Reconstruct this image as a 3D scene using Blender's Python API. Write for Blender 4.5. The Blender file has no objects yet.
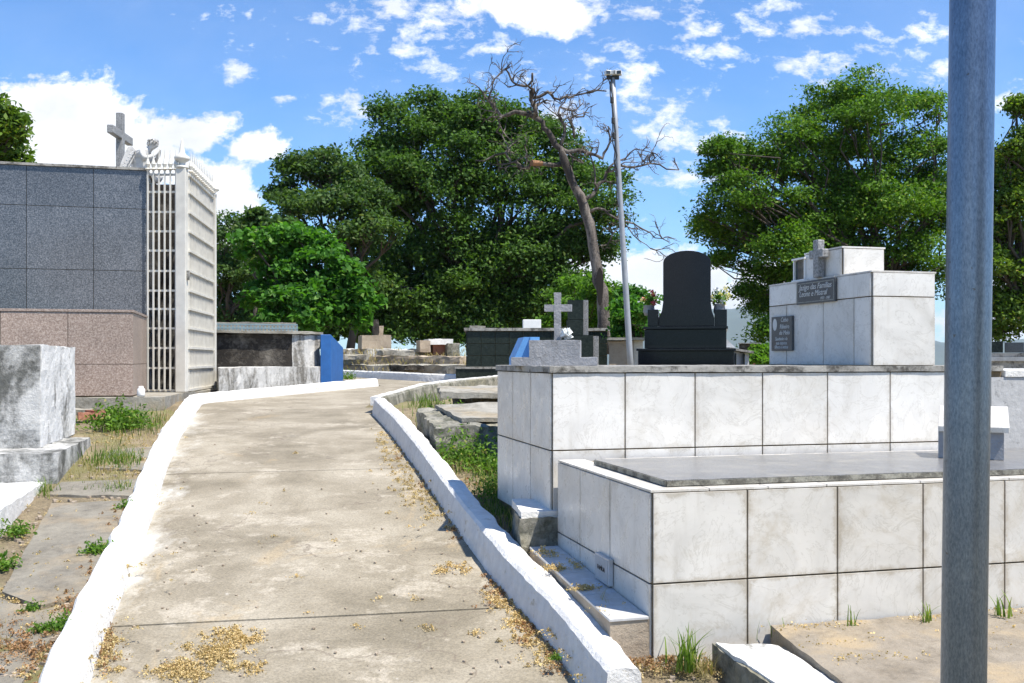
import bpy, bmesh, math, random
import numpy as np
from mathutils import Vector, Matrix, noise
R = math.radians
random.seed(7)
rng = np.random.default_rng(11)
sc = bpy.context.scene
COL = sc.collection
FOC, HZ, CX = 1000.0, 360.0, 512.0
FX, FY, SX, SY = .968, .25, -.25, .968          # the plots' two directions: along the rows / up the slope

# ------------------------------------------------------------------ measuring helpers
def at(px, py, Y):
    return ((px - CX) / FOC * Y, Y, (HZ - py) / FOC * Y)
ZT = [(0, -2.1), (2, -1.86), (4.0, -1.625), (4.76, -1.538), (5.62, -1.45), (7.3, -1.25), (9.2, -1.03), (11.2, -.86), (13.45, -.70),
      (16, -.595), (19, -.50), (25, -.42), (30, -.36), (44, -.5), (60, -1.6), (100, -9), (250, -45), (600, -60), (9000, -60)]
def zp(Y):
    if Y <= ZT[0][0]: return ZT[0][1]
    for (a, za), (b, zb) in zip(ZT, ZT[1:]):
        if Y <= b: return za + (zb - za) * (Y - a) / (b - a)
    return ZT[-1][1]
def gp(px, py, off=0.0):                         # where a sight line meets the slope (height zp + off)
    k = (py - HZ) / FOC
    lo, hi = 2.0, 40.0
    for _ in range(60):
        m = (lo + hi) / 2
        if (zp(m) + off) < -k * m: lo = m
        else: hi = m
    # ground falls below sight line nearer to us: first crossing
    Y = (lo + hi) / 2
    return Vector(((px - CX) / FOC * Y, Y, zp(Y) + off))
FRM = [FX, FY, SX, SY]
def face(k=None):                                # turn the frame so that the depth runs along (k, 1); None = the rows' own frame
    if k is None: FRM[:] = [FX, FY, SX, SY]
    else:
        n = math.hypot(k, 1); FRM[:] = [1 / n, -k / n, k / n, 1 / n]
def fs(o, f, s):
    return (o[0] + f * FRM[0] + s * FRM[2], o[1] + f * FRM[1] + s * FRM[3])

# ------------------------------------------------------------------ materials
def nodes(name):
    m = bpy.data.materials.new(name); m.use_nodes = True
    nt = m.node_tree; b = nt.nodes['Principled BSDF']
    return m, nt, b
def N(nt, typ, **kw):
    n = nt.nodes.new(typ)
    for k, v in kw.items():
        if k.startswith('i_'): n.inputs[k[2:].replace('_', ' ')].default_value = v
        else: setattr(n, k, v)
    return n
def c4(c): return (c[0], c[1], c[2], 1)
def noise_n(nt, scale, detail=6, rough=.6, vec=None, dist=0.0):
    n = N(nt, 'ShaderNodeTexNoise'); n.inputs['Scale'].default_value = scale
    n.inputs['Detail'].default_value = detail; n.inputs['Roughness'].default_value = rough
    n.inputs['Distortion'].default_value = dist
    if vec is not None: nt.links.new(vec, n.inputs['Vector'])
    return n.outputs['Fac']
def ramp(nt, fac, stops):
    r = N(nt, 'ShaderNodeValToRGB'); cr = r.color_ramp
    while len(cr.elements) < len(stops): cr.elements.new(.5)
    for e, (p, c) in zip(cr.elements, stops):
        e.position = p; e.color = c4(c) if len(c) == 3 else c
    nt.links.new(fac, r.inputs['Fac']); return r.outputs['Color']
def mixc(nt, fac, a, b, mode='MIX'):
    n = N(nt, 'ShaderNodeMix', data_type='RGBA', blend_type=mode)
    for s, v in (('Factor', fac), ('A', a), ('B', b)):
        sock = [i for i in n.inputs if i.name == s and (i.type == 'RGBA' if s != 'Factor' else i.type == 'VALUE')][0]
        if isinstance(v, (int, float)): sock.default_value = v
        elif isinstance(v, tuple): sock.default_value = c4(v)
        else: nt.links.new(v, sock)
    return [o for o in n.outputs if o.type == 'RGBA'][0]
def objvec(nt, scale=None):
    t = N(nt, 'ShaderNodeTexCoord').outputs['Object']
    if scale:
        mp = N(nt, 'ShaderNodeMapping'); mp.inputs['Scale'].default_value = scale
        nt.links.new(t, mp.inputs['Vector']); return mp.outputs['Vector']
    return t
def bump(nt, b, h, strength=.3, dist=.01):
    n = N(nt, 'ShaderNodeBump'); n.inputs['Strength'].default_value = strength; n.inputs['Distance'].default_value = dist
    nt.links.new(h, n.inputs['Height']); nt.links.new(n.outputs['Normal'], b.inputs['Normal'])

def m_plain(name, col, rough=.6, metal=0, bumpy=0, var=.0, vscale=8):
    m, nt, b = nodes(name)
    b.inputs['Roughness'].default_value = rough; b.inputs['Metallic'].default_value = metal
    v = objvec(nt)
    f = noise_n(nt, vscale, 5, .6, v)
    lo = tuple(max(0, c * (1 - var)) for c in col); hi = tuple(min(1, c * (1 + var)) for c in col)
    nt.links.new(ramp(nt, f, [(.3, lo), (.7, hi)]), b.inputs['Base Color'])
    if bumpy: bump(nt, b, noise_n(nt, 60, 4, .6, v), bumpy)
    return m
def m_weather(name, light, dark, thr=.5, soft=.08, scale=3.0, tint=None, streak=1.0, bumpy=.6, rough=.9, fine=.35):
    """plaster or concrete with patches of black crust; streak<1 draws the patches out vertically"""
    m, nt, b = nodes(name); b.inputs['Roughness'].default_value = rough
    v = objvec(nt); vs = objvec(nt, (1, 1, streak))
    f1 = noise_n(nt, scale, 8, .68, vs, .4); f2 = noise_n(nt, scale * 7, 6, .7, v)
    mm = N(nt, 'ShaderNodeMath', operation='MULTIPLY_ADD'); mm.inputs[1].default_value = fine
    nt.links.new(f2, mm.inputs[0]); nt.links.new(f1, mm.inputs[2])
    sh = fine * .5
    fac = ramp(nt, mm.outputs[0], [(max(0, thr - soft + sh), (0, 0, 0)), (min(1, thr + soft + sh), (1, 1, 1))])
    lv = ramp(nt, noise_n(nt, scale * 2.3, 6, .6, v), [(.25, tuple(c * .78 for c in light)), (.7, light)])
    if tint: lv = mixc(nt, ramp(nt, noise_n(nt, 2.1, 5, .6, v), [(.5, (0, 0, 0)), (.68, (.7, .7, .7))]), lv, tint)
    dv = ramp(nt, noise_n(nt, scale * 5, 6, .7, v), [(.3, tuple(c * .6 for c in dark)), (.75, tuple(min(1, c * 1.7) for c in dark))])
    nt.links.new(mixc(nt, fac, dv, lv), b.inputs['Base Color'])
    bump(nt, b, noise_n(nt, 35, 8, .7, v), bumpy, .012)
    return m
def m_marble(name, base=(.75, .73, .69), vein=(.44, .41, .36), rough=.22, stain=.35, staincol=(.42, .37, .28)):
    m, nt, b = nodes(name); b.inputs['Roughness'].default_value = rough
    geo = N(nt, 'ShaderNodeNewGeometry'); v = objvec(nt)
    add = N(nt, 'ShaderNodeVectorMath', operation='ADD'); mul = N(nt, 'ShaderNodeVectorMath', operation='SCALE')
    cmb = N(nt, 'ShaderNodeCombineXYZ')
    for i in range(3): nt.links.new(geo.outputs['Random Per Island'], cmb.inputs[i])
    nt.links.new(cmb.outputs[0], mul.inputs[0]); mul.inputs['Scale'].default_value = 37
    nt.links.new(v, add.inputs[0]); nt.links.new(mul.outputs[0], add.inputs[1]); vv = add.outputs[0]
    cloud = noise_n(nt, 2.6, 8, .62, vv, 1.2)
    c0 = ramp(nt, cloud, [(.3, tuple(c * .84 for c in base)), (.55, base), (.75, tuple(min(1, c * 1.08) for c in base))])
    vn = noise_n(nt, 3.2, 9, .62, vv, 2.2)
    vf = ramp(nt, vn, [(.475, (0, 0, 0)), (.5, (.42, .42, .42)), (.51, (0, 0, 0))])
    c1 = mixc(nt, vf, c0, vein)
    sf = ramp(nt, noise_n(nt, 1.5, 9, .75, vv, .8), [(.52, (0, 0, 0)), (.72, (stain,) * 3)])
    c2 = mixc(nt, sf, c1, staincol)
    c2 = mixc(nt, ramp(nt, noise_n(nt, 5, 10, .8, v), [(.60, (0, 0, 0)), (.78, (stain * .8,) * 3)]), c2, (.30, .24, .15))
    ta = N(nt, 'ShaderNodeAttribute', attribute_name='tile_uv'); sx = N(nt, 'ShaderNodeSeparateXYZ'); nt.links.new(ta.outputs['Vector'], sx.inputs[0])
    def mt(op, a, b_=None):
        n = N(nt, 'ShaderNodeMath', operation=op)
        for i, q in enumerate((a, b_)):
            if isinstance(q, (int, float)): n.inputs[i].default_value = q
            elif q is not None: nt.links.new(q, n.inputs[i])
        return n.outputs[0]
    ed_ = mt('MINIMUM', mt('MINIMUM', sx.outputs[0], mt('SUBTRACT', 1.0, sx.outputs[0])), mt('MINIMUM', sx.outputs[1], mt('SUBTRACT', 1.0, sx.outputs[1])))
    gm = mt('ADD', ed_, mt('MULTIPLY', mt('SUBTRACT', noise_n(nt, 6, 10, .75, v), .5), .42))      # dirt creeping out of the joints
    c2 = mixc(nt, ramp(nt, gm, [(0, (.1 + stain * .5,) * 3), (.018, (stain * .28,) * 3), (.055, (0, 0, 0))]), c2, (.33, .27, .18))
    sv = objvec(nt, (9, 9, .7))
    c2 = mixc(nt, ramp(nt, noise_n(nt, 1.6, 8, .7, sv), [(.58, (0, 0, 0)), (.74, (.25, .25, .25))]), c2, (.40, .36, .29))   # rain streaks
    br = ramp(nt, geo.outputs['Random Per Island'], [(0, (.86, .85, .83)), (1, (1.0, 1.0, 1.0))])
    nt.links.new(mixc(nt, 1.0, c2, br, 'MULTIPLY'), b.inputs['Base Color'])
    rr = ramp(nt, noise_n(nt, 9, 7, .7, v), [(.35, (rough,) * 3), (.7, (rough + .3,) * 3)])
    nt.links.new(rr, b.inputs['Roughness'])
    bump(nt, b, noise_n(nt, 14, 5, .5, v), .06, .004)
    return m
def m_granite(name, cols, scale=90, rough=.18, dirt=None, bumpy=0):
    m, nt, b = nodes(name); b.inputs['Roughness'].default_value = rough
    v = objvec(nt)
    f = noise_n(nt, scale, 3, .75, v); g = noise_n(nt, 1.6, 7, .65, v, .5)
    c = ramp(nt, f, [(.36, cols[0]), (.5, cols[1]), (.64, cols[2])])
    c = mixc(nt, 1.0, c, ramp(nt, g, [(.3, (.72, .72, .72)), (.7, (1.0, 1.0, 1.0))]), 'MULTIPLY')
    ig = N(nt, 'ShaderNodeNewGeometry'); c = mixc(nt, 1.0, c, ramp(nt, ig.outputs['Random Per Island'], [(0, (.84, .85, .86)), (1, (1, 1, 1))]), 'MULTIPLY')
    if dirt: c = mixc(nt, ramp(nt, noise_n(nt, 5, 8, .7, v), [(.5, (0, 0, 0)), (.7, (.8, .8, .8))]), c, dirt)
    nt.links.new(c, b.inputs['Base Color'])
    if bumpy: bump(nt, b, f, bumpy, .004)
    return m
def m_leaf(name, c_lo, c_hi, c_old=None, trans=.34, rough=.62):
    m, nt, b = nodes(name); b.inputs['Roughness'].default_value = rough; b.inputs['Specular IOR Level'].default_value = .22
    geo = N(nt, 'ShaderNodeNewGeometry')
    stops = [(0, c_lo), (.55, tuple((a + c) / 2 for a, c in zip(c_lo, c_hi))), (.93, c_hi)]
    if c_old: stops.append((1.0, c_old))
    base = ramp(nt, geo.outputs['Random Per Island'], stops)
    v = objvec(nt)
    base = mixc(nt, 1.0, base, ramp(nt, noise_n(nt, .55, 4, .6, v), [(.3, (.75, .8, .75)), (.7, (1.15, 1.1, .95))]), 'MULTIPLY')
    nt.links.new(base, b.inputs['Base Color'])
    tr = N(nt, 'ShaderNodeBsdfTranslucent')
    nt.links.new(mixc(nt, 1.0, base, (1.6, 1.7, .7), 'MULTIPLY'), tr.inputs['Color'])
    mx = N(nt, 'ShaderNodeMixShader'); mx.inputs[0].default_value = trans
    nt.links.new(b.outputs[0], mx.inputs[1]); nt.links.new(tr.outputs[0], mx.inputs[2])
    nt.links.new(mx.outputs[0], nt.nodes['Material Output'].inputs['Surface'])
    return m

M = {}
M['marble'] = m_marble('marble_tile')
M['marble_front'] = m_marble('stained_marble_tile', (.69, .665, .615), (.42, .39, .33), .25, .75, (.44, .37, .26))
M['marble_dull'] = m_marble('blue_grey_floor_tile', (.60, .62, .65), (.45, .45, .45), .35, .35)
M['grout'] = m_plain('brown_grout', (.17, .125, .07), .9, var=.4, bumpy=.3, vscale=30)
M['white'] = m_weather('whitewash', (.80, .785, .75), (.50, .46, .38), .33, .035, 6, bumpy=1.0, fine=.5)
M['white_plain'] = m_plain('white_paint', (.78, .77, .74), .5, var=.06, bumpy=.1)
M['moss_white'] = m_weather('blackened_whitewash', (.62, .61, .58), (.10, .10, .09), .50, .10, 2.2, bumpy=1.0, streak=.45)
M['moss_bright'] = m_weather('flaking_whitewash', (.60, .585, .55), (.15, .14, .12), .47, .09, 3.5, bumpy=.8, streak=.3)
M['moss_bright2'] = m_weather('peeling_whitewash', (.74, .73, .70), (.17, .165, .15), .40, .06, 3.0, bumpy=.8, streak=.35)
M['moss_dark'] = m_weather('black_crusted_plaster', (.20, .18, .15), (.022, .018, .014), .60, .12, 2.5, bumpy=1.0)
M['moss_grey'] = m_weather('mossy_concrete', (.34, .32, .27), (.085, .085, .06), .50, .12, 5, bumpy=1.0, tint=(.25, .22, .12))
M['stone'] = m_weather('rough_old_concrete', (.36, .34, .29), (.14, .125, .095), .42, .14, 3, bumpy=1.0, tint=(.33, .26, .16))
M['cap'] = m_weather('stained_capstone', (.36, .345, .31), (.07, .065, .055), .46, .08, 6, bumpy=.5, rough=.7)
M['silver'] = m_weather('silver_painted_cement', (.34, .34, .35), (.17, .165, .16), .36, .08, 8, bumpy=.9, rough=.55)
M['lilac'] = m_weather('grey_rendered_cement', (.50, .50, .50), (.2, .2, .2), .34, .08, 7, bumpy=.4)
M['slab'] = m_granite('grey_granite_slab', [(.13, .125, .12), (.23, .225, .22), (.36, .35, .335)], 140, .30, (.28, .26, .22))
M['slab_edge'] = m_weather('lichened_slab_edge', (.30, .29, .24), (.09, .085, .07), .5, .1, 12, bumpy=.8)
M['blue_granite'] = m_granite('blue_grey_polished_granite', [(.06, .068, .078), (.125, .135, .15), (.25, .26, .275)], 55, .12)
M['pink_granite'] = m_granite('brown_pink_granite', [(.26, .185, .145), (.41, .31, .25), (.60, .49, .41)], 50, .35)
M['pad'] = m_weather('weathered_pad', (.27, .245, .195), (.13, .115, .09), .44, .14, 3, bumpy=1.0, tint=(.34, .25, .14))
M['black'] = m_granite('polished_black_granite', [(.006, .007, .010), (.011, .012, .016), (.02, .021, .026)], 120, .12)
M['black_tile'] = m_granite('green_black_tile', [(.012, .018, .014), (.022, .03, .024), (.04, .05, .04)], 30, .3)
for k_ in ('black', 'black_tile'): M[k_].node_tree.nodes['Principled BSDF'].inputs['Specular IOR Level'].default_value = .22
M['plaque'] = m_granite('dark_grey_plaque_stone', [(.055, .06, .065), (.085, .09, .095), (.13, .135, .14)], 150, .3)
M['cross_granite'] = m_granite('speckled_grey_granite', [(.17, .165, .16), (.33, .325, .315), (.48, .47, .455)], 60, .5)
M['plaque_rim'] = m_granite('worn_plaque_rim', [(.22, .22, .19), (.32, .32, .28), (.42, .42, .38)], 90, .5)
M['engrave'] = m_plain('pale_inlay', (.55, .56, .55), .5, var=.1)
M['iron_white'] = m_plain('white_painted_iron', (.62, .595, .53), .45, var=.12, bumpy=.15, vscale=5)
M['statue'] = m_weather('white_marble_statue', (.62, .60, .57), (.30, .28, .25), .36, .1, 9, bumpy=.5)
M['blue_paint'] = m_plain('flat_blue_paint', (.02, .11, .33), .5, var=.12, bumpy=.2)
M['sky_paint'] = m_plain('light_blue_paint', (.13, .34, .68), .5, var=.1, bumpy=.2)
M['aqua'] = m_plain('pale_aqua_paint', (.22, .31, .34), .6, var=.15)
M['brick'] = m_weather('broken_red_brick', (.42, .19, .12), (.12, .05, .035), .4, .1, 6, bumpy=.8)
M['beige'] = m_weather('beige_cement', (.44, .36, .27), (.24, .19, .14), .4, .12, 3, bumpy=.7)
M['tan'] = m_weather('tan_rough_cement', (.31, .265, .205), (.17, .14, .10), .40, .14, 4, bumpy=1.0, tint=(.42, .31, .17))
M['glass'] = m_plain('dim_glass', (.05, .06, .065), .05, var=.3)
M['bark'] = m_weather('dark_bark', (.085, .068, .052), (.03, .023, .018), .45, .1, 3, bumpy=1.0, streak=.25)
M['deadwood'] = m_weather('dead_grey_wood', (.26, .22, .185), (.04, .032, .027), .55, .10, 4.5, bumpy=1.0, streak=.25)
M['rot'] = m_plain('dark_rot_hole', (.012, .009, .007), .95)
M['cutwood'] = m_plain('sawn_wood_end', (.26, .13, .06), .8, var=.2)
M['hill'] = m_plain('far_mountain', (.06, .085, .06), .9, var=.3, vscale=.002)
M['cement_grey'] = m_plain('pale_grey_pole_paint', (.36, .37, .38), .5, .3, var=.12)
M['rubber'] = m_plain('black_cable', (.02, .02, .02), .6)
M['lamp'] = m_plain('lamp_housing', (.6, .6, .58), .4, var=.1)

def m_galv():
    m, nt, b = nodes('galvanised_steel')
    v = objvec(nt, (1, 1, .35)); v0 = objvec(nt)
    f = noise_n(nt, 220, 3, .7, v); g = noise_n(nt, 9, 6, .6, v0)
    c = ramp(nt, f, [(.3, (.135, .17, .22)), (.7, (.26, .305, .365))])
    c = mixc(nt, 1.0, c, ramp(nt, g, [(.3, (.8, .82, .85)), (.7, (1, 1, 1))]), 'MULTIPLY')
    spk = ramp(nt, noise_n(nt, 45, 3, .5, v0), [(.70, (0, 0, 0)), (.74, (.8, .8, .8))])
    c = mixc(nt, spk, c, (.12, .10, .08))
    nt.links.new(c, b.inputs['Base Color'])
    b.inputs['Metallic'].default_value = .92; b.inputs['Roughness'].default_value = .35
    bump(nt, b, f, .12, .002); return m
M['galv'] = m_galv()
def m_path():
    m, nt, b = nodes('worn_path_concrete'); b.inputs['Roughness'].default_value = .85
    v = objvec(nt); vt = objvec(nt, (1, .5, 1))
    c = ramp(nt, noise_n(nt, 1.1, 9, .66, v, .3), [(.36, (.19, .163, .115)), (.48, (.26, .225, .165)), (.62, (.345, .305, .235))])
    wp = ramp(nt, noise_n(nt, 1.9, 12, .78, v), [(.54, (0, 0, 0)), (.61, (.6, .6, .6))])
    c = mixc(nt, wp, c, (.46, .41, .33))
    wp2 = ramp(nt, noise_n(nt, 3.6, 12, .8, v), [(.63, (0, 0, 0)), (.68, (.7, .7, .7))])
    c = mixc(nt, wp2, c, (.56, .53, .48))
    dk = ramp(nt, noise_n(nt, 1.3, 13, .8, v), [(.34, (.62, .62, .62)), (.42, (0, 0, 0))])
    c = mixc(nt, dk, c, (.12, .105, .08))
    dp = ramp(nt, noise_n(nt, .9, 8, .7, vt, 1.2), [(.60, (0, 0, 0)), (.66, (.55, .55, .55))])
    c = mixc(nt, dp, c, (.36, .28, .17))
    sp = ramp(nt, noise_n(nt, 70, 4, .8, v), [(.34, (.66, .65, .62)), (.5, (.95, .95, .95)), (.66, (1.22, 1.2, 1.16))])
    c = mixc(nt, 1.0, c, sp, 'MULTIPLY')
    cr = N(nt, 'ShaderNodeTexVoronoi', feature='DISTANCE_TO_EDGE'); cr.inputs['Scale'].default_value = .55
    mp = N(nt, 'ShaderNodeVectorMath', operation='ADD')
    nz = N(nt, 'ShaderNodeTexNoise'); nz.inputs['Scale'].default_value = 2.4; nz.inputs['Detail'].default_value = 6
    nt.links.new(v, nz.inputs['Vector'])
    nt.links.new(v, mp.inputs[0]); nt.links.new(nz.outputs['Color'], mp.inputs[1]); nt.links.new(mp.outputs[0], cr.inputs['Vector'])
    ck = ramp(nt, cr.outputs['Distance'], [(0.0, (.7, .7, .7)), (.007, (0, 0, 0))])
    c = mixc(nt, ck, c, (.14, .11, .08))
    at_ = N(nt, 'ShaderNodeAttribute', attribute_name='across')       # whitewash splashed along the left kerb
    e = N(nt, 'ShaderNodeMath', operation='MULTIPLY_ADD'); e.inputs[1].default_value = .55
    nt.links.new(noise_n(nt, 3.0, 9, .7, vt), e.inputs[0]); nt.links.new(at_.outputs['Fac'], e.inputs[2])
    c = mixc(nt, ramp(nt, e.outputs[0], [(.22, (.8, .8, .8)), (.28, (.3, .3, .3)), (.35, (0, 0, 0))]), c, (.66, .64, .59))
    nt.links.new(c, b.inputs['Base Color'])
    bump(nt, b, noise_n(nt, 30, 9, .75, v), .5, .008); return m
M['path'] = m_path()
def m_ground():
    m, nt, b = nodes('dusty_soil'); b.inputs['Roughness'].default_value = .95
    v = objvec(nt)
    c = ramp(nt, noise_n(nt, 2.2, 14, .82, v), [(.32, (.13, .105, .07)), (.5, (.27, .22, .145)), (.66, (.44, .37, .26))])
    c = mixc(nt, 1.0, c, ramp(nt, noise_n(nt, 60, 5, .8, v), [(.35, (.6, .58, .52)), (.65, (1.25, 1.2, 1.1))]), 'MULTIPLY')
    gr = ramp(nt, noise_n(nt, .9, 7, .7, v), [(.5, (0, 0, 0)), (.6, (.8, .8, .8))])
    c = mixc(nt, gr, c, (.20, .19, .07))
    nt.links.new(c, b.inputs['Base Color'])
    bump(nt, b, noise_n(nt, 22, 9, .8, v), 1.0, .03); return m
M['ground'] = m_ground()
M['litter'] = m_leaf('dry_blossom', (.44, .31, .15), (.70, .55, .32), (.26, .14, .07), .15, .8)
M['litter_red'] = m_leaf('brown_leaf_litter', (.20, .10, .05), (.50, .30, .17), (.42, .34, .2), .15, .8)
M['leaf_big'] = m_leaf('dark_tree_leaf', (.026, .068, .014), (.10, .20, .034), (.16, .22, .06))
M['leaf_left'] = m_leaf('loose_tree_leaf', (.032, .075, .02), (.09, .165, .042), (.15, .19, .08))
M['leaf_right'] = m_leaf('spreading_tree_leaf', (.035, .095, .008), (.13, .26, .028), (.24, .29, .04))
M['leaf_far'] = m_leaf('yellowing_tree_leaf', (.05, .105, .014), (.15, .24, .035), (.26, .21, .05))
M['leaf_fig'] = m_leaf('bright_broad_leaf', (.035, .11, .016), (.085, .24, .03), (.20, .33, .09), .4)
M['leaf_lime'] = m_leaf('lime_leaf', (.06, .14, .015), (.14, .28, .035), None, .45)
M['leaf_weed'] = m_leaf('weed_leaf', (.06, .14, .02), (.17, .30, .05), (.38, .33, .13), .4)
M['blade'] = m_leaf('grass_blade', (.06, .13, .02), (.18, .26, .05), (.42, .36, .16), .4)
M['dry'] = m_leaf('dry_grass_blade', (.26, .20, .09), (.46, .38, .20), (.16, .17, .05), .3)
M['pink'] = m_leaf('pink_petal', (.55, .08, .12), (.75, .25, .30), None, .3)
M['cream'] = m_leaf('cream_petal', (.75, .72, .55), (.85, .70, .25), (.70, .35, .45), .3)
M['white_petal'] = m_plain('white_petal', (.75, .77, .75), .6)

# ------------------------------------------------------------------ mesh helpers
class MB:
    def __init__(self): self.v = []; self.f = []; self.uvt = {}
    def add(self, vs, fs_):
        n = len(self.v); self.v += [tuple(p) for p in vs]; self.f += [tuple(n + i for i in q) for q in fs_]; return self
    def box(self, c, sx, sy, sz, rot=0):                 # centre of the base
        ca, sa = math.cos(rot), math.sin(rot); vs = []
        for z in (0, sz):
            for x, y in ((-1, -1), (1, -1), (1, 1), (-1, 1)):
                a, b = x * sx / 2, y * sy / 2
                vs.append((c[0] + a * ca - b * sa, c[1] + a * sa + b * ca, c[2] + z))
        return self.hexa(vs)
    def hexa(self, vs):
        return self.add(vs, [(0, 3, 2, 1), (4, 5, 6, 7), (0, 1, 5, 4), (1, 2, 6, 5), (2, 3, 7, 6), (3, 0, 4, 7)])
    def prism(self, pts, z0, z1):                        # pts counter-clockwise; z0, z1 numbers or lists
        n = len(pts)
        a = z0 if isinstance(z0, (list, tuple)) else [z0] * n; b = z1 if isinstance(z1, (list, tuple)) else [z1] * n
        vs = [(p[0], p[1], z) for p, z in zip(pts, a)] + [(p[0], p[1], z) for p, z in zip(pts, b)]
        return self.add(vs, [tuple(reversed(range(n))), tuple(range(n, 2 * n))] + [(i, (i + 1) % n, n + (i + 1) % n, n + i) for i in range(n)])
    def fbox(self, o, f0, f1, s0, s1, z0, z1):
        return self.prism([fs(o, f0, s0), fs(o, f1, s0), fs(o, f1, s1), fs(o, f0, s1)], z0, z1)
    def tube(self, pts, rad, seg=8, caps=True):
        pts = [Vector(p) for p in pts]; n = len(pts)
        if not isinstance(rad, (list, tuple)): rad = [rad] * n
        up = None; base = len(self.v)
        for i, p in enumerate(pts):
            t = (pts[min(i + 1, n - 1)] - pts[max(i - 1, 0)]).normalized()
            if up is None: up = t.orthogonal().normalized()
            a = (up - t * up.dot(t)).normalized(); b_ = t.cross(a); up = a
            for k in range(seg):
                th = 2 * math.pi * k / seg
                self.v.append(tuple(p + (a * math.cos(th) + b_ * math.sin(th)) * rad[i]))
        for i in range(n - 1):
            for k in range(seg):
                q = base + i * seg; k2 = (k + 1) % seg
                self.f.append((q + k, q + k2, q + seg + k2, q + seg + k))
        if caps:
            self.f.append(tuple(base + k for k in reversed(range(seg)))); self.f.append(tuple(base + (n - 1) * seg + k for k in range(seg)))
        return self
    def lathe(self, c, prof, seg=20):
        base = len(self.v); n = len(prof)
        for r, z in prof:
            for k in range(seg):
                th = 2 * math.pi * k / seg; self.v.append((c[0] + r * math.cos(th), c[1] + r * math.sin(th), c[2] + z))
        for i in range(n - 1):
            for k in range(seg):
                q = base + i * seg; k2 = (k + 1) % seg
                self.f.append((q + k, q + k2, q + seg + k2, q + seg + k))
        self.f.append(tuple(base + k for k in reversed(range(seg)))); self.f.append(tuple(base + (n - 1) * seg + k for k in range(seg)))
        return self
    def build(self, name, mat, parent=None, smooth=False, rough=None, bevel=0):
        off = Vector((0, 0, 0)); p = parent
        while p is not None: off += p.location; p = p.parent
        me = bpy.data.meshes.new(name)
        me.from_pydata([(a - off.x, b - off.y, c - off.z) for a, b, c in self.v], [], self.f)
        me.materials.append(mat)
        if self.uvt:
            at_ = me.attributes.new('tile_uv', 'FLOAT_VECTOR', 'POINT')
            at_.data.foreach_set('vector', [c for i in range(len(self.v)) for c in (*self.uvt.get(i, (.5, .5)), 0)])
        o = bpy.data.objects.new(name, me); COL.objects.link(o); o.parent = parent
        if rough:
            amp, step, freq = rough
            bm = bmesh.new(); bm.from_mesh(me); bmesh.ops.remove_doubles(bm, verts=bm.verts, dist=1e-5)
            for _ in range(7):
                ed = [e for e in bm.edges if e.calc_length() > step]
                if not ed: break
                bmesh.ops.subdivide_edges(bm, edges=ed, cuts=1, use_grid_fill=True)
                if len(bm.verts) > 60000: break
            bmesh.ops.triangulate(bm, faces=[f for f in bm.faces if len(f.verts) > 4])
            for v in bm.verts:
                w = v.co + off
                v.co += (noise.noise_vector(w * freq) + noise.noise_vector(w * freq * 3.1) * .5) * amp
            bm.to_mesh(me); bm.free()
        if smooth: me.shade_smooth()
        if bevel:
            md = o.modifiers.new('bevel', 'BEVEL'); md.width = bevel; md.segments = 2; md.limit_method = 'ANGLE'
        return o
def thing(name, label, cat, loc, group=None):
    o = bpy.data.objects.new(name, None); COL.objects.link(o); o.location = loc; o.empty_display_size = .1
    return tag(o, label, cat, group)
def tag(o, label=None, cat=None, group=None, kind=None):
    if label: o['label'] = label
    if cat: o['category'] = cat
    if group: o['group'] = group
    if kind: o['kind'] = kind
    return o
def quads_obj(name, P, mat, parent=None, off=(0, 0, 0), k=4):
    P = np.asarray(P, dtype=np.float32).reshape(-1, 3) - np.array(off, dtype=np.float32)
    n = len(P) // k
    me = bpy.data.meshes.new(name); me.vertices.add(len(P)); me.vertices.foreach_set('co', P.ravel())
    me.loops.add(len(P)); me.loops.foreach_set('vertex_index', np.arange(len(P), dtype=np.int32))
    me.polygons.add(n); me.polygons.foreach_set('loop_start', np.arange(0, len(P), k, dtype=np.int32))
    me.polygons.foreach_set('loop_total', np.full(n, k, dtype=np.int32))
    me.update(calc_edges=True); me.materials.append(mat)
    o = bpy.data.objects.new(name, me); COL.objects.link(o); o.parent = parent
    return o
def unit(a): return a / np.maximum(np.linalg.norm(a, axis=-1, keepdims=True), 1e-9)
def leaf_quads(c, size, up=.8, aspect=.5, size_var=.35, outward=None):
    """pointed leaves, one rhombus each, at centres c"""
    n = len(c); nrm = rng.normal(size=(n, 3)); nrm[:, 2] += up
    if outward is not None: nrm += outward * .8
    nrm = unit(nrm); t = unit(np.cross(nrm, rng.normal(size=(n, 3)))); b = np.cross(nrm, t)
    s = size * (1 + size_var * rng.uniform(-1, 1, (n, 1)))
    droop = nrm * s * .12
    return np.stack([c - t * s * .5 - droop, c + b * s * .5 * aspect - t * s * .05, c + t * s * .5 - droop, c - b * s * .5 * aspect - t * s * .05], axis=1).reshape(-1, 3)
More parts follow.
